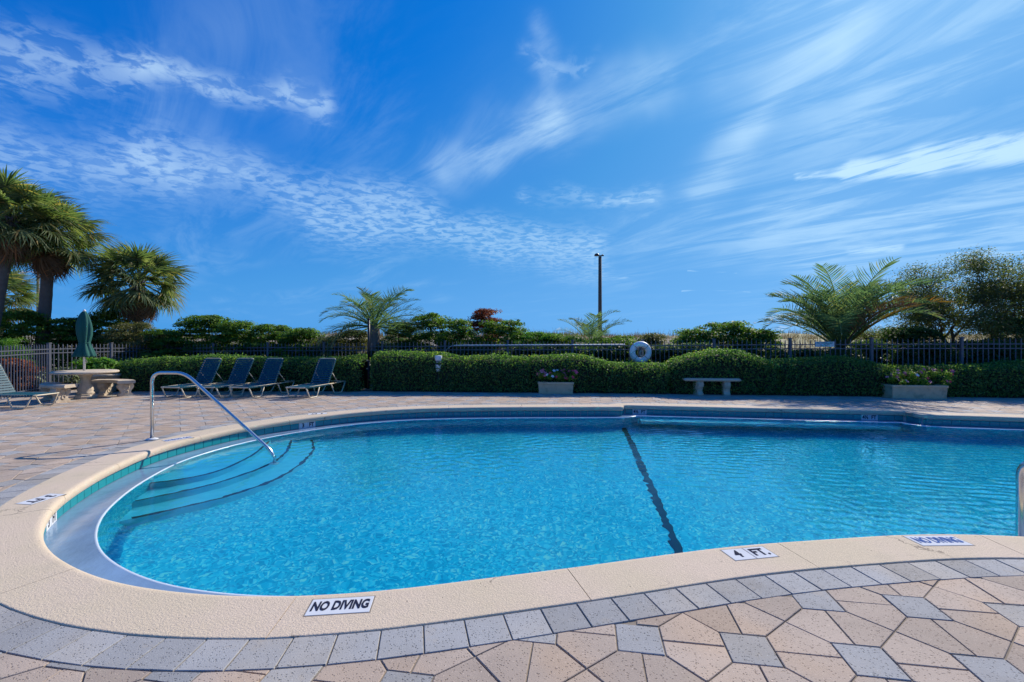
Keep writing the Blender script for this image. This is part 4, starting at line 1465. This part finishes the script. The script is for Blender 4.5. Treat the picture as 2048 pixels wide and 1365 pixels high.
# --- dune grass
g = np.random.default_rng(55)
N = 9000
x = g.uniform(-70, 120, N); y = g.uniform(38, 72, N)
z = dune_z(x, y)
nbl = 4
bx = np.repeat(np.stack([x, y, z], 1), nbl, 0); M_ = len(bx)
bx[:, :2] += g.normal(0, 0.25, (M_, 2))
hh = g.uniform(0.25, 0.75, M_) * np.where(g.random(M_) < 0.06, 1.9, 1.0)
lean = g.normal(0, 0.22, (M_, 2)) * hh[:, None]
w = 0.022
tipv = bx + np.c_[lean, hh]
V = np.stack([bx + [w, 0, -0.1], bx + [-w, 0, -0.1], tipv + [-w * .3, 0, 0], tipv + [w * .3, 0, 0]], 1).reshape(-1, 3)
gr = meshobj('dune_grass', np_mesh('dune_grass', V, np.arange(4 * M_).reshape(-1, 4), False, np.repeat(g.random(M_), 4)), M['grass'])
tag(gr, 'dry tawny sea oats growing over the dunes', 'grass', kind='stuff')

# ------------------------------------------------------------------ metal picket fence
def fence_run(label, pts_posts, spacing, group=None):
    # pts_posts: [(x, y, ztop)] post positions in order
    root = empty('metal_fence', (pts_posts[0][0], pts_posts[0][1], 0))
    o0 = Vector((pts_posts[0][0], pts_posts[0][1], 0))
    post_me = MB().box((0, 0, 0.5), (0.065, 0.065, 1.0), bev=0.004).box((0, 0, 1.008), (0.085, 0.085, 0.02), bev=0.004).mesh('post'); post_me.materials.append(M['fence'])
    pk = MB()
    pk.box((0, 0, 0.48), (0.019, 0.019, 0.96))
    pk.add([(-.0095, -.0095, .96), (.0095, -.0095, .96), (.0095, .0095, .96), (-.0095, .0095, .96), (0, 0, 1.0)], [(0, 1, 4), (1, 2, 4), (2, 3, 4), (3, 0, 4)])
    pk_me = pk.mesh('picket'); pk_me.materials.append(M['fence'])
    for (a, b) in zip(pts_posts[:-1], pts_posts[1:]):
        va, vb = Vector((a[0], a[1], 0)) - o0, Vector((b[0], b[1], 0)) - o0
        d = vb - va; L = d.length; rz = math.atan2(d.y, d.x)
        for fr in (0.895, 0.815, 0.12):
            za, zb_ = a[2] * fr, b[2] * fr
            m = MB().box((0, 0, 0), (L - 0.07, 0.026, 0.026), bev=0.002)
            o = m.build('rail', M['fence'], root)
            mid = (va + vb) / 2
            o.location = (mid.x, mid.y, (za + zb_) / 2)
            o.rotation_euler = (0, -math.atan2(zb_ - za, L), rz)
        n = max(1, int(round(L / spacing)))
        for k in range(1, n):
            s = k / n
            o = meshobj('picket', pk_me, None, root)
            q = va.lerp(vb, s)
            hz_ = a[2] + (b[2] - a[2]) * s
            o.location = (q.x, q.y, 0.06); o.rotation_euler = (0, 0, rz); o.scale = (1, 1, (hz_ - 0.05) - 0.0)
    for a in pts_posts:
        o = meshobj('post', post_me, None, root)
        o.location = Vector((a[0], a[1], 0)) - o0; o.scale = (1, 1, a[2] + 0.01)
    tag(root, label, 'fence', group)
    return root
fence_run('grey metal picket fence along the left side behind the table', [(-11.72, 10.2, 1.31), (-12.78, 12.7, 1.335), (-12.72, 14.6, 1.33), (-12.6, 16.15, 1.30)], 0.125)
def fy(x): return 14.3 - 0.15 * x
FP = []
for px in (335, 427, 536, 648, 765, 890, 1015.7, 1144.7, 1285, 1428, 1580, 1743, 1923, 2120):
    t = (px - 1024) / F
    Y = 14.3 / (1 + 0.15 * t)
    FP.append((t * Y, Y, float(np.interp(t * Y, [-12, -2, 4, 8, 13], [1.30, 1.40, 1.43, 1.47, 1.50]))))
FP = [(-12.6, 16.15, 1.30)] + FP
fence_run('dark metal picket fence running behind the long hedge', FP, 0.128)

# fence sign
px0 = At(1649.5, 689.5, 13.0)
sy = fy(px0.x) - 0.03
sp = At(1649.5, 689.5, sy)
sg = MB().box((0, 0, 0), (0.49, 0.012, 0.145), bev=0.002).build('fence_sign', M['white'])
sg.location = sp; sg.rotation_euler = (0, 0, math.atan(-0.15))
M['teal_ink'] = plain('teal_ink', (0.01, 0.30, 0.33), 0.5)
for wd, dz_ in (('NO LIFEGUARD', 0.034), ('ON DUTY', -0.034)):
    l = meshobj('lettering', text_mesh(wd, 0.074, 0.78, 0.0025), M['teal_ink'], sg)
    l.location = (0, -0.0075, dz_); l.rotation_euler = (R(90), 0, 0)
for dx_ in (-0.2, 0.2):
    MB().box((dx_, 0.016, 0), (0.02, 0.02, 0.10)).build('bracket', M['fence'], sg)
tag(sg, 'small white fence sign with teal lettering NO LIFEGUARD ON DUTY', 'sign')

# ------------------------------------------------------------------ life ring
c = At(1281, 705.5, 13.45)
ring = empty('life_ring', c)
mb = MB()
mb.tube([(0.235 * math.cos(2 * math.pi * k / 48), 0.0, 0.235 * math.sin(2 * math.pi * k / 48)) for k in range(48)], 0.088, 14, closed=True)
buoy = mb.build('buoy', M['buoy'], ring)
for a in (45, 135, 225, 315):
    mb = MB()
    ca, sa = math.cos(R(a)), math.sin(R(a))
    mb.tube([Vector((0.235 * ca, 0, 0.235 * sa)) + (Vector((ca, 0, sa)) * math.cos(t) + Vector((0, 1, 0)) * math.sin(t)) * 0.091 for t in np.linspace(0, 2 * math.pi, 16, endpoint=False)], 0.012, 5, closed=True)
    mb.build('band', M['rope'], buoy)
mb = MB()
rg = random.Random(4)
for k in range(4):                                   # coil of rope hung in the middle
    r_ = 0.060 + rg.uniform(-0.015, 0.015)
    mb.tube([(rg.uniform(-.006, .006) + r_ * 0.75 * math.cos(t), -0.10 - 0.006 * k, -0.01 + r_ * 1.35 * math.sin(t) - 0.02) for t in np.linspace(0, 2 * math.pi, 18, endpoint=False)], 0.007, 5, closed=True)
mb.tube([(-0.1, -0.10, 0.1), (-0.32, -0.10, -0.05), (-0.335, -0.10, -0.34)], 0.006, 5)
mb.tube([(-0.32, -0.10, -0.10), (-0.24, -0.11, -0.28), (-0.05, -0.11, -0.31), (0.04, -0.11, -0.36)], 0.008, 5)
rope = mb.build('rope', M['rope'], ring)
mb = MB(); mb.lathe((0.06, -0.07, -0.345), [(0.01, -0.055), (0.04, -0.04), (0.045, 0.0), (0.03, 0.04), (0.01, 0.05)], 10)
mb.build('float', M['buoy'], rope)
MB().box((0, 0.06, -0.42), (0.06, 0.06, 1.36), bev=0.004).box((0, 0.0, 0.235), (0.03, 0.12, 0.03)).build('stand', M['fence'], ring)
tag(ring, 'white ring life buoy with coiled rope hanging above the hedge', 'life ring')

# rescue pole with hook, resting on the fence
def fpt(px, py, d=0.05):
    t = (px - 1024) / F
    Y = (14.3) / (1 + 0.15 * t) - d
    return At(px, py, Y)
hk = empty('rescue_pole', fpt(1078, 691))
o0 = hk.location.copy()
a, b = fpt(930, 691.5) - o0, fpt(1250, 690) - o0
MB().tube([fpt(908, 692.0) - o0, a, b], 0.017, 8).build('pole', M['white'], hk)
MB().tube([fpt(x, y) - o0 for x, y in ((912, 692), (903, 693), (897, 696.5), (893, 701), (892, 707))], 0.009, 6).build('hook', M['steel'], hk)
for px in (1016, 1145):
    q = fpt(px, 692.8) - o0
    MB().box((q.x, q.y + 0.02, q.z), (0.03, 0.07, 0.02)).build('bracket', M['fence'], hk)
tag(hk, 'long white rescue pole with curved hook laid along the fence', 'pole')

# ------------------------------------------------------------------ black pole with base plate
c = G(737.5, 780.5)
root = empty('black_pole', (c[0], c[1], 0))
MB().box((0, 0, 0.012), (0.30, 0.12, 0.024), bev=0.003).build('base_plate', M['concrete2'], root)
MB().tube([(0, 0, 0.02), (0, 0, 0.85)], 0.048, 12).build('lower_sleeve', M['black'], root)
MB().tube([(0, 0, 0.83), (0, 0, 2.04)], 0.034, 12).build('shaft', M['black'], root)
MB().lathe((0, 0, 2.04), [(0.04, 0.0), (0.042, 0.02), (0.02, 0.045), (0.002, 0.05)], 12).build('cap', M['black'], root)
for zz in (0.62, 0.86):
    MB().box((-0.03, -0.045, zz), (0.05, 0.05, 0.035), bev=0.004).build('clamp', M['rope'], root)
tag(root, 'slim black pole with base plate standing at the hedge gap', 'pole')

# ------------------------------------------------------------------ bollard light
c = (At(877, 712, 12.88).x, 12.88)
root = empty('bollard_light', (c[0], c[1], 0))
MB().lathe((0, 0, 0), [(0.062, 0.56), (0.072, 0.62), (0.088, 0.73), (0.088, 0.76)], 20).build('lamp_body', M['white'], root)
MB().lathe((0, 0, 0), [(0.04, 0.0), (0.035, 0.02), (0.035, 0.565)], 14).build('stake', M['black'], root)
MB().lathe((0, 0, 0.76), [(0.060, 0.0), (0.060, 0.115)], 16).build('lamp_core', M['black'], root)
for zz in (0.785, 0.82, 0.85):
    MB().lathe((0, 0, zz), [(0.064, 0.0), (0.082, 0.004), (0.082, 0.010), (0.064, 0.014)], 20).build('louvre', M['buoy'] if zz > 0.8 else M['black'], root)
MB().lathe((0, 0, 0.875), [(0.096, 0.0), (0.10, 0.012), (0.10, 0.125), (0.094, 0.136), (0.02, 0.142)], 20).build('cap', M['white'], root)
tag(root, 'short white bollard light standing in the hedge', 'light')

# ------------------------------------------------------------------ lamp post far behind, street lamp at the left
Yp = 33.0
p = At(1200, 683, Yp); zt = H + (683 - 514) * Yp / F
root = empty('lamp_post', (p.x, Yp, 0))
MB().tube([(0, 0, 0), (0, 0, zt * 0.5), (0, 0, zt)], [0.15, 0.135, 0.115], 12).build('pole', M['wood'], root)
arm_ = MB().box((0.02, 0, zt + 0.06), (0.50, 0.10, 0.06), bev=0.01).build('crossarm', M['black'], root)
MB().lathe((-0.24, -0.05, zt + 0.08), [(0.17, -0.05), (0.19, 0.0), (0.13, 0.10), (0.03, 0.14)], 12).build('lamp_head', M['black'], arm_)
MB().lathe((0.18, 0, zt + 0.06), [(0.07, 0.0), (0.08, 0.05), (0.02, 0.10)], 8).build('photocell', M['black'], arm_)
tag(root, 'tall dark wooden lamp post rising beyond the dunes fence', 'lamp post')
Ys = 30.0
p = At(76, 683, Ys); zt = H + (683 - 546) * Ys / F
root = empty('street_lamp', (p.x, Ys, 0))
MB().tube([(0, 0, 0), (0, 0, zt)], [0.10, 0.07], 10).build('pole', M['wood'], root)
arm_ = MB().tube([(0, 0, zt - 0.05), (-0.5, 0, zt + 0.05), (-0.95, 0, zt + 0.03)], 0.035, 8).build('arm', M['white'], root)
MB().box((-1.2, 0, zt + 0.02), (0.55, 0.2, 0.09), bev=0.03).build('lamp_head', M['white'], arm_)
tag(root, 'street lamp arm showing white behind the tall palm trunk', 'street lamp')

# ------------------------------------------------------------------ pool handrail and ladder rail
def smooth_path(pts, r=0.12, n=6):
    P = [Vector(p) for p in pts]
    out = [P[0]]
    for i in range(1, len(P) - 1):
        a, b, c = P[i - 1], P[i], P[i + 1]
        d0, d1 = (a - b), (c - b)
        k = min(r, d0.length * 0.48, d1.length * 0.48)
        s, e = b + d0.normalized() * k, b + d1.normalized() * k
        for j in range(n + 1):
            t = j / n
            out.append(s * (1 - t) ** 2 + b * 2 * t * (1 - t) + e * t * t)
    out.append(P[-1])
    return out
bx_, by_ = G(304, 880.5)
root = empty('pool_handrail', (bx_, by_, 0))
ex = (549 - 1024) * 6.48 / F - bx_; ey = 6.48 - by_
ZB = -0.66
path = smooth_path([(0, 0, 0.0), (0, 0, 0.965), (0.50, ey * 0.27, 0.965), (ex, ey, -0.17), (ex, ey, ZB + 0.0)], 0.15, 8)
path[-3:] = path[-3:]
rail_ = MB().tube(path, 0.0235, 14).build('rail', M['steel'], root)
MB().lathe((0, 0, 0.004), [(0.075, 0.0), (0.075, 0.010), (0.045, 0.022), (0.028, 0.026)], 20).build('escutcheon', M['marker'], rail_)
MB().lathe((ex, ey, ZB), [(0.06, 0.0), (0.06, 0.012), (0.028, 0.025)], 18).build('foot_flange', M['marker'], rail_)
tag(root, 'bent stainless steel handrail leading down the pool steps', 'handrail')
root = empty('pool_ladder', (4.00, 3.62, 0))
for off_ in (0.0, 0.46):
    pth = smooth_path([(off_ * 0.98, off_ * 0.08, -0.95), (off_ * 0.98, off_ * 0.08, 0.49), (off_ * 0.98 + 0.10, off_ * 0.08 - 0.62, 0.49), (off_ * 0.98 + 0.11, off_ * 0.08 - 0.66, 0.0)], 0.14, 8)
    gr_ = MB().tube(pth, 0.0255, 14).build('grab_rail', M['steel'], root)
    MB().lathe((off_ * 0.98 + 0.11, off_ * 0.08 - 0.66, 0.005), [(0.065, 0.0), (0.065, 0.010), (0.03, 0.024)], 16).build('escutcheon', M['marker'], gr_)
for zz in (-0.38, -0.66):
    MB().box((0.225, 0.02, zz), (0.44, 0.085, 0.03), bev=0.006).build('tread', M['white'], root)
tag(root, 'stainless steel pool ladder rail at the right edge', 'ladder')

# ------------------------------------------------------------------ sun loungers
def make_lounger():
    root = empty('sun_lounger')
    W2, zs, L = 0.275, 0.275, 1.72
    r = 0.0145
    fr = smooth_path([(L, -W2, zs + 0.02), (0.02, -W2, zs), (0.0, -W2, zs), (0.0, W2, zs), (0.02, W2, zs), (L, W2, zs + 0.02)], 0.07, 5)
    fr = smooth_path([(L, -W2, zs + 0.02), (0.0, -W2, zs), (0.0, W2, zs), (L, W2, zs + 0.02)], 0.07, 6)
    frame_ = MB().tube(fr, r, 8).build('frame', M['frame'], root)
    for sg_ in (-1, 1):
        y = sg_ * W2
        for (a, b, c, d) in ((0.05, 0.17, 0.44, 0.58), (1.06, 1.18, 1.50, 1.71)):
            pth = smooth_path([(a, y, zs), (b, y + sg_ * 0.02, r), (c, y + sg_ * 0.02, r), (d, y, zs + 0.01)], 0.05, 4)
            MB().tube(pth, r, 8).build('leg', M['frame'], root)
    MB().tube([(0.60, -W2, zs - 0.012), (0.60, W2, zs - 0.012)], r * 0.9, 8).build('crossbar', M['frame'], root)
    MB().tube([(L, -W2, zs + 0.02), (L, W2, zs + 0.02)], r, 8).build('crossbar', M['frame'], root)
    hx, bl, ba = 0.96, 0.745, R(62)
    dv = Vector((math.cos(ba), 0, math.sin(ba)))
    hp = Vector((hx, 0, zs + 0.01))
    W3 = W2 - 0.025
    br = smooth_path([hp + Vector((0, -W3, 0)), hp + dv * bl + Vector((0, -W3, 0)), hp + dv * bl + Vector((0, W3, 0)), hp + Vector((0, W3, 0))], 0.07, 6)
    back = MB().tube(br, r, 8).build('backrest_frame', M['frame'], root)
    for sg_ in (-1, 1):
        q = hp + dv * 0.34 + Vector((0, sg_ * W3, 0))
        MB().tube([q, (1.40, sg_ * W3, zs + 0.015)], r * 0.8, 6).build('support_strut', M['frame'], root)
    sm = MB()
    sm.box((0, 0, 0.0), (0.044, W2 * 2 + 0.034, 0.004))
    sm.box((0, -W2 - 0.016, -0.016), (0.050, 0.004, 0.036)).box((0, W2 + 0.016, -0.016), (0.050, 0.004, 0.036))
    sme = sm.mesh('strap'); sme.materials.append(M['strap'])
    n = 15
    for k in range(n):
        x = 0.055 + k * (0.94 - 0.055) / (n - 1)
        o = meshobj('strap', sme, None, frame_)
        o.location = (x, 0, zs + r + 0.002 - 0.006 * math.sin(math.pi * k / (n - 1)))
    sm = MB().box((0, 0, 0), (0.044, W3 * 2 + 0.032, 0.004))
    sm.box((0, -W3 - 0.015, -0.014), (0.052, 0.004, 0.032)).box((0, W3 + 0.015, -0.014), (0.052, 0.004, 0.032))
    bme = sm.mesh('back_strap'); bme.materials.append(M['strap'])
    n = 12
    for k in range(n):
        s = 0.03 + k * (bl - 0.085) / (n - 1)
        o = meshobj('back_strap', bme, None, back)
        q = hp + dv * s + Vector((-math.sin(ba), 0, math.cos(ba))) * (r + 0.002)
        o.location = q; o.rotation_euler = (0, -ba, 0)
    return root
proto = make_lounger()
spots = [(-8.40, 11.28, 11, 'first of the four sun loungers by the hedge, nearest the handrail'),
         (-7.55, 11.30, 12, 'second of the four sun loungers by the hedge'),
         (-6.72, 11.26, 12, 'third of the four sun loungers by the hedge, left of the gap'),
         (-5.30, 11.22, 13, 'sun lounger standing apart, rightmost beside the black pole')]
for k, (x, y, hd, lab) in enumerate(spots):
    o = proto if k == 0 else copy_tree(proto)
    o.location = (x, y, 0.004); o.rotation_euler = (0, 0, R(90 - hd))
    tag(o, 'teal strap ' + lab if not lab.startswith('sun') else 'teal strap ' + lab, 'sun lounger', 'teal strap sun loungers')
    o['label'] = lab.replace('sun lounger', 'teal strap sun lounger', 1)
o = copy_tree(proto)
o.location = (-9.95, 9.86, 0.004); o.rotation_euler = (0, 0, R(181))
tag(o, 'teal strap sun lounger cut off by the left edge, in front of the concrete bench', 'sun lounger', 'teal strap sun loungers')

# ------------------------------------------------------------------ concrete table, umbrella, benches
TX, TY = (171 - 1024) * 11.42 / F, 11.42
tb = empty('concrete_table', (TX, TY, 0))
MB().lathe((0, 0, 0.615), [(0.55, 0.0), (0.615, 0.004), (0.645, 0.025), (0.645, 0.045), (0.63, 0.062), (0.60, 0.07)], 40).build('table_top', M['concrete'], tb)
ped = MB().lathe((0, 0, 0.11), [(0.165, 0.0), (0.17, 0.03), (0.14, 0.06), (0.155, 0.10), (0.14, 0.16), (0.095, 0.27), (0.088, 0.34), (0.105, 0.42), (0.155, 0.48), (0.18, 0.505)], 32,
           flute=lambda w, z: 1 + 0.035 * math.cos(10 * w)).build('pedestal', M['concrete'], tb)
MB().lathe((0, 0, 0.0), [(0.225, 0.0), (0.232, 0.015), (0.232, 0.055), (0.20, 0.075), (0.195, 0.09), (0.205, 0.10), (0.19, 0.11)], 8, False, rz=0.39).build('base', M['concrete'], ped)
tag(tb, 'round cast concrete table with fluted pedestal by the left fence', 'table')
um = empty('closed_umbrella', (TX - 0.03, TY, 0.655))
MB().tube([(0, 0, -0.02), (0, 0, 1.53)], 0.024, 12).build('pole', M['white'], um)
def folds(w, z):
    t = np.clip((z - 0.0) / 1.1, 0, 1)
    return 0.80 + (0.34 * (1 - t) + 0.22) * abs(math.sin(4 * w + 1.0 * z + 0.5 * math.sin(3 * z))) ** 0.55 + 0.07 * math.cos(3 * w + 5 * z)
mb = MB().lathe((0, 0, 0.0), [(0.185, 0.375), (0.19, 0.40), (0.155, 0.52), (0.118, 0.64), (0.098, 0.72), (0.115, 0.80), (0.142, 0.92), (0.155, 1.06), (0.145, 1.20), (0.115, 1.33), (0.08, 1.43), (0.042, 1.49), (0.026, 1.50)], 64, flute=folds)
canopy = mb.build('canopy', M['canvas'], um)
MB().tube([(0.104 * math.cos(t), 0.104 * math.sin(t), 0.72 + 0.02 * math.sin(t)) for t in np.linspace(0, 6.283, 20, endpoint=False)], 0.012, 6, closed=True).build('tie_strap', M['canvas'], canopy)
MB().lathe((0, 0, 1.497), [(0.028, 0.0), (0.034, 0.02), (0.02, 0.045), (0.002, 0.055)], 12).build('finial', M['white'], canopy)
mb = MB(); mb.tube([(0.024, 0, 0.36), (0.07, -0.01, 0.27), (0.075, -0.01, 0.24), (0.03, -0.01, 0.20)], 0.006, 5)
mb.build('pull_cord', M['rope'], um)
tag(um, 'closed dark green umbrella standing through the round table', 'umbrella')

def scroll_leg(d, h, w):       # side profile of a carved bench leg, extruded by w
    pr = [(-d * .50, 0), (d * .50, 0), (d * .50, .045), (d * .40, .06), (d * .33, h * .30), (d * .36, h * .45), (d * .50, h * .60), (d * .55, h * .78), (d * .48, h * .92), (d * .52, h),
          (-d * .52, h), (-d * .48, h * .92), (-d * .55, h * .78), (-d * .50, h * .60), (-d * .36, h * .45), (-d * .33, h * .30), (-d * .40, .06), (-d * .50, .045)]
    n = len(pr)
    vs = [(-w / 2, y, z) for y, z in pr] + [(w / 2, y, z) for y, z in pr]
    fs = [tuple(reversed(range(n))), tuple(n + i for i in range(n))] + [(i, (i + 1) % n, n + (i + 1) % n, n + i) for i in range(n)]
    mb = MB().add(vs, fs)
    # carved scroll on each face
    for sgn in (-1, 1):
        for (cy_, cz_, rr) in ((0.0, h * 0.68, d * 0.20), (0.0, h * 0.34, d * 0.13)):
            mb.tube([(sgn * (w / 2 + 0.004), cy_ + rr * math.cos(t), cz_ + rr * math.sin(t) * 1.1) for t in np.linspace(0, 6.283, 14, endpoint=False)], 0.012, 5, closed=True)
    return mb
def curved_bench(label, cx_, cy_, mid, rad, span, hgt=0.41, wid=0.36):
    root = empty('curved_bench', (cx_, cy_, 0), R(mid))
    n = 14
    mb = MB()
    prof = [(-wid / 2 + 0.015, hgt - 0.075), (-wid / 2, hgt - 0.055), (-wid / 2, hgt - 0.02), (-wid / 2 + 0.02, hgt), (wid / 2 - 0.02, hgt), (wid / 2, hgt - 0.02), (wid / 2, hgt - 0.055), (wid / 2 - 0.015, hgt - 0.075)]
    m = len(prof); vs = []; fs = []
    for i in range(n + 1):
        a = R(-span / 2 + span * i / n)
        for (o_, z) in prof:
            rr = rad + o_
            vs.append((rr * math.cos(a) - rad, rr * math.sin(a), z))
    for i in range(n):
        for k in range(m):
            fs.append((i * m + k, (i + 1) * m + k, (i + 1) * m + (k + 1) % m, i * m + (k + 1) % m))
    fs += [tuple(range(m)), tuple(n * m + k for k in reversed(range(m)))]
    mb.add(vs, fs); mb.build('seat', M['concrete'], root)
    for s in (-1, 1):
        a = R(s * span * 0.30)
        lg = scroll_leg(0.30, hgt - 0.076, 0.16).build('leg', M['concrete'], root)
        lg.location = (rad * math.cos(a) - rad, rad * math.sin(a), 0); lg.rotation_euler = (0, 0, a - R(90))
    tag(root, label, 'bench', 'curved concrete benches round the table')
    return root
curved_bench('curved concrete bench in front of the round table, behind the left lounger', -10.86, 10.84, 238, 0.95, 76)
curved_bench('curved concrete bench right of the round table with carved legs', -10.33, 12.06, 75, 0.95, 72)
# plain bench by the hedge dome
bx_, by_ = G(1424.5, 790.5)
root = empty('concrete_bench', (bx_ * 0.99, by_ - 0.02, 0), R(-6))
MB().box((0, 0, 0.405), (1.42, 0.36, 0.075), bev=0.028).build('seat', M['concrete'], root)
for sx_, rot_ in ((-0.33, 18), (0.38, -2)):
    lg = scroll_leg(0.30, 0.366, 0.15).build('leg', M['concrete'], root)
    lg.location = (sx_, 0, 0); lg.rotation_euler = (0, 0, R(rot_))
tag(root, 'straight concrete bench with carved legs against the hedge', 'bench')

# ------------------------------------------------------------------ planters and flowers
def planter(label, x, y, rz, w, d, h, mat, flow_label, seed, nflow, spread):
    root = empty('flower_planter', (x, y, 0), rz)
    mb = MB()
    t = 0.045
    mb.add([(-w / 2 + .02, -d / 2 + .02, 0.02), (w / 2 - .02, -d / 2 + .02, 0.02), (w / 2 - .02, d / 2 - .02, 0.02), (-w / 2 + .02, d / 2 - .02, 0.02),
            (-w / 2, -d / 2, h), (w / 2, -d / 2, h), (w / 2, d / 2, h), (-w / 2, d / 2, h),
            (-w / 2 + t, -d / 2 + t, h), (w / 2 - t, -d / 2 + t, h), (w / 2 - t, d / 2 - t, h), (-w / 2 + t, d / 2 - t, h),
            (-w / 2 + t, -d / 2 + t, h - .06), (w / 2 - t, -d / 2 + t, h - .06), (w / 2 - t, d / 2 - t, h - .06), (-w / 2 + t, d / 2 - t, h - .06)],
           [(3, 2, 1, 0), (0, 1, 5, 4), (1, 2, 6, 5), (2, 3, 7, 6), (3, 0, 4, 7), (4, 5, 9, 8), (5, 6, 10, 9), (6, 7, 11, 10), (7, 4, 8, 11), (8, 9, 13, 12), (9, 10, 14, 13), (10, 11, 15, 14), (11, 8, 12, 15)])
    box_ = mb.build('box', mat, root)
    mb = MB()
    for (c_, dd) in (((0, -d / 2 - 0.006, h - 0.03), (w + 0.012, 0.016, 0.05)), ((0, d / 2 + 0.006, h - 0.03), (w + 0.012, 0.016, 0.05)),
                     ((-w / 2 - 0.006, 0, h - 0.03), (0.016, d - 0.004, 0.05)), ((w / 2 + 0.006, 0, h - 0.03), (0.016, d - 0.004, 0.05))):
        mb.box(c_, dd, bev=0.004)
    mb.build('rim', mat, box_)
    MB().box((0, 0, 0.014), (w - 0.02, d - 0.02, 0.028), bev=0.004).build('plinth', mat, box_)
    MB().box((0, 0, h - 0.062), (w - 2 * t + 0.01, d - 2 * t + 0.01, 0.01)).build('soil', M['mulch'], box_)
    tag(root, label, 'planter', 'rectangular concrete flower planters')
    g = np.random.default_rng(seed)
    fr = empty('flowering_plant', (x, y, h - 0.05), rz)
    nc = int(26 * w)
    cc = np.stack([g.uniform(-w / 2 + .05, w / 2 + spread, nc), g.uniform(-d / 2 + 0.02, d / 2 - .05, nc), g.uniform(0.08, 0.36, nc)], 1)
    per = 80
    C = np.repeat(cc, per, 0); N = len(C); dd = rand_unit(N, g)
    c = C + dd * g.uniform(0.02, 0.10, N)[:, None]
    c[:, 2] = np.maximum(c[:, 2], 0.01)
    nn = dd * .5 + rand_unit(N, g) * .6 + np.array([0, -0.2, .5]); nn /= np.linalg.norm(nn, axis=1)[:, None]
    V, Fq, T = leaves(c, nn, g.uniform(0.03, 0.06, N), 0.5, None, g)
    o = meshobj('foliage', np_mesh('flower_foliage', V, Fq, False, T), M['flower_leaf'], fr); o['kind'] = 'stuff'
    mb = MB()
    for k in range(nc):
        mb.tube([(cc[k, 0] * 0.93, cc[k, 1] * .9, 0), tuple(cc[k])], 0.004, 4, False)
    mb.build('stems', M['bright_leaf'], fr)
    fl = MB()
    for k in range(5):                               # one five-petalled blossom
        a = 2 * math.pi * k / 5; e = 0.55
        p = lambda r_, q, z_: (r_ * math.cos(a + q), r_ * math.sin(a + q), z_)
        fl.add([(0, 0, 0), p(0.020, -e, 0.006), p(0.031, 0, 0.002), p(0.020, e, 0.006)], [(0, 1, 2, 3)])
    fme = {}
    for nm, colr in (('pink', (0.62, 0.10, 0.20)), ('rose', (0.72, 0.20, 0.26)), ('white', (0.78, 0.76, 0.74)), ('red', (0.60, 0.05, 0.08))):
        if 'petal_' + nm not in M: M['petal_' + nm] = plain('petal_' + nm, colr, 0.6, var=0.1)
        fme[nm] = fl.mesh('blossom'); fme[nm].materials.append(M['petal_' + nm])
    for k in range(nflow):
        q = cc[g.integers(nc)]
        u_ = q[0] / w + 0.5
        nm = ('white' if 0.34 < u_ < 0.52 and g.random() < 0.6 else ('rose' if u_ < 0.3 else g.choice(['pink', 'rose', 'red', 'pink'])))
        o = meshobj('blossom', fme[nm], None, fr)
        dd = rand_unit(1, g)[0]; dd[2] = abs(dd[2]); dd[1] = -abs(dd[1])
        o.location = q + dd * 0.105
        o.rotation_euler = (R(g.uniform(20, 75)), R(g.uniform(-25, 25)), R(g.uniform(-40, 40)))
        s_ = g.uniform(1.2, 1.8); o.scale = (s_, s_, s_)
    tag(fr, flow_label, 'flowers', 'flowers growing in the planters')
px_, py_ = G(1112, 787)
planter('short grey concrete planter box in the middle of the hedge', px_ * 0.985, py_ - 0.05, R(-2), 0.94, 0.36, 0.315, M['planter'], 'pink and white periwinkles in the short grey planter', 31, 46, 0.06)
px_, py_ = G(1842, 796.5)
planter('wide sandy concrete planter box at the right side of the hedge', px_ * 0.985 - 0.03, py_ + 0.0, R(-7), 1.24, 0.42, 0.33, M['planter'], 'pink and white periwinkles spilling from the wide right planter', 32, 40, 0.14)
# pot behind the round table
c = At(208, 748, 12.75)
root = empty('round_planter_pot', (c.x, 12.75, 0))
MB().lathe((0, 0, 0), [(0.24, 0.0), (0.27, 0.05), (0.36, 0.44), (0.385, 0.45), (0.39, 0.50), (0.37, 0.515), (0.34, 0.51), (0.33, 0.46)], 28).build('pot', M['concrete2'], root)
MB().lathe((0, 0, 0.455), [(0.33, 0.0), (0.32, 0.01)], 20).build('soil', M['mulch'], root)
tag(root, 'dark round concrete pot behind the table and right bench', 'pot')
shrub('potted_plant', 'bright green leafy plant behind the round table', 196, 721, 22, 12.85, 'bright_leaf', 190, 0.10, 0.7, 'garden plants beside the table', 'plant', zb=0.44, depth=0.25, aspect=0.5)
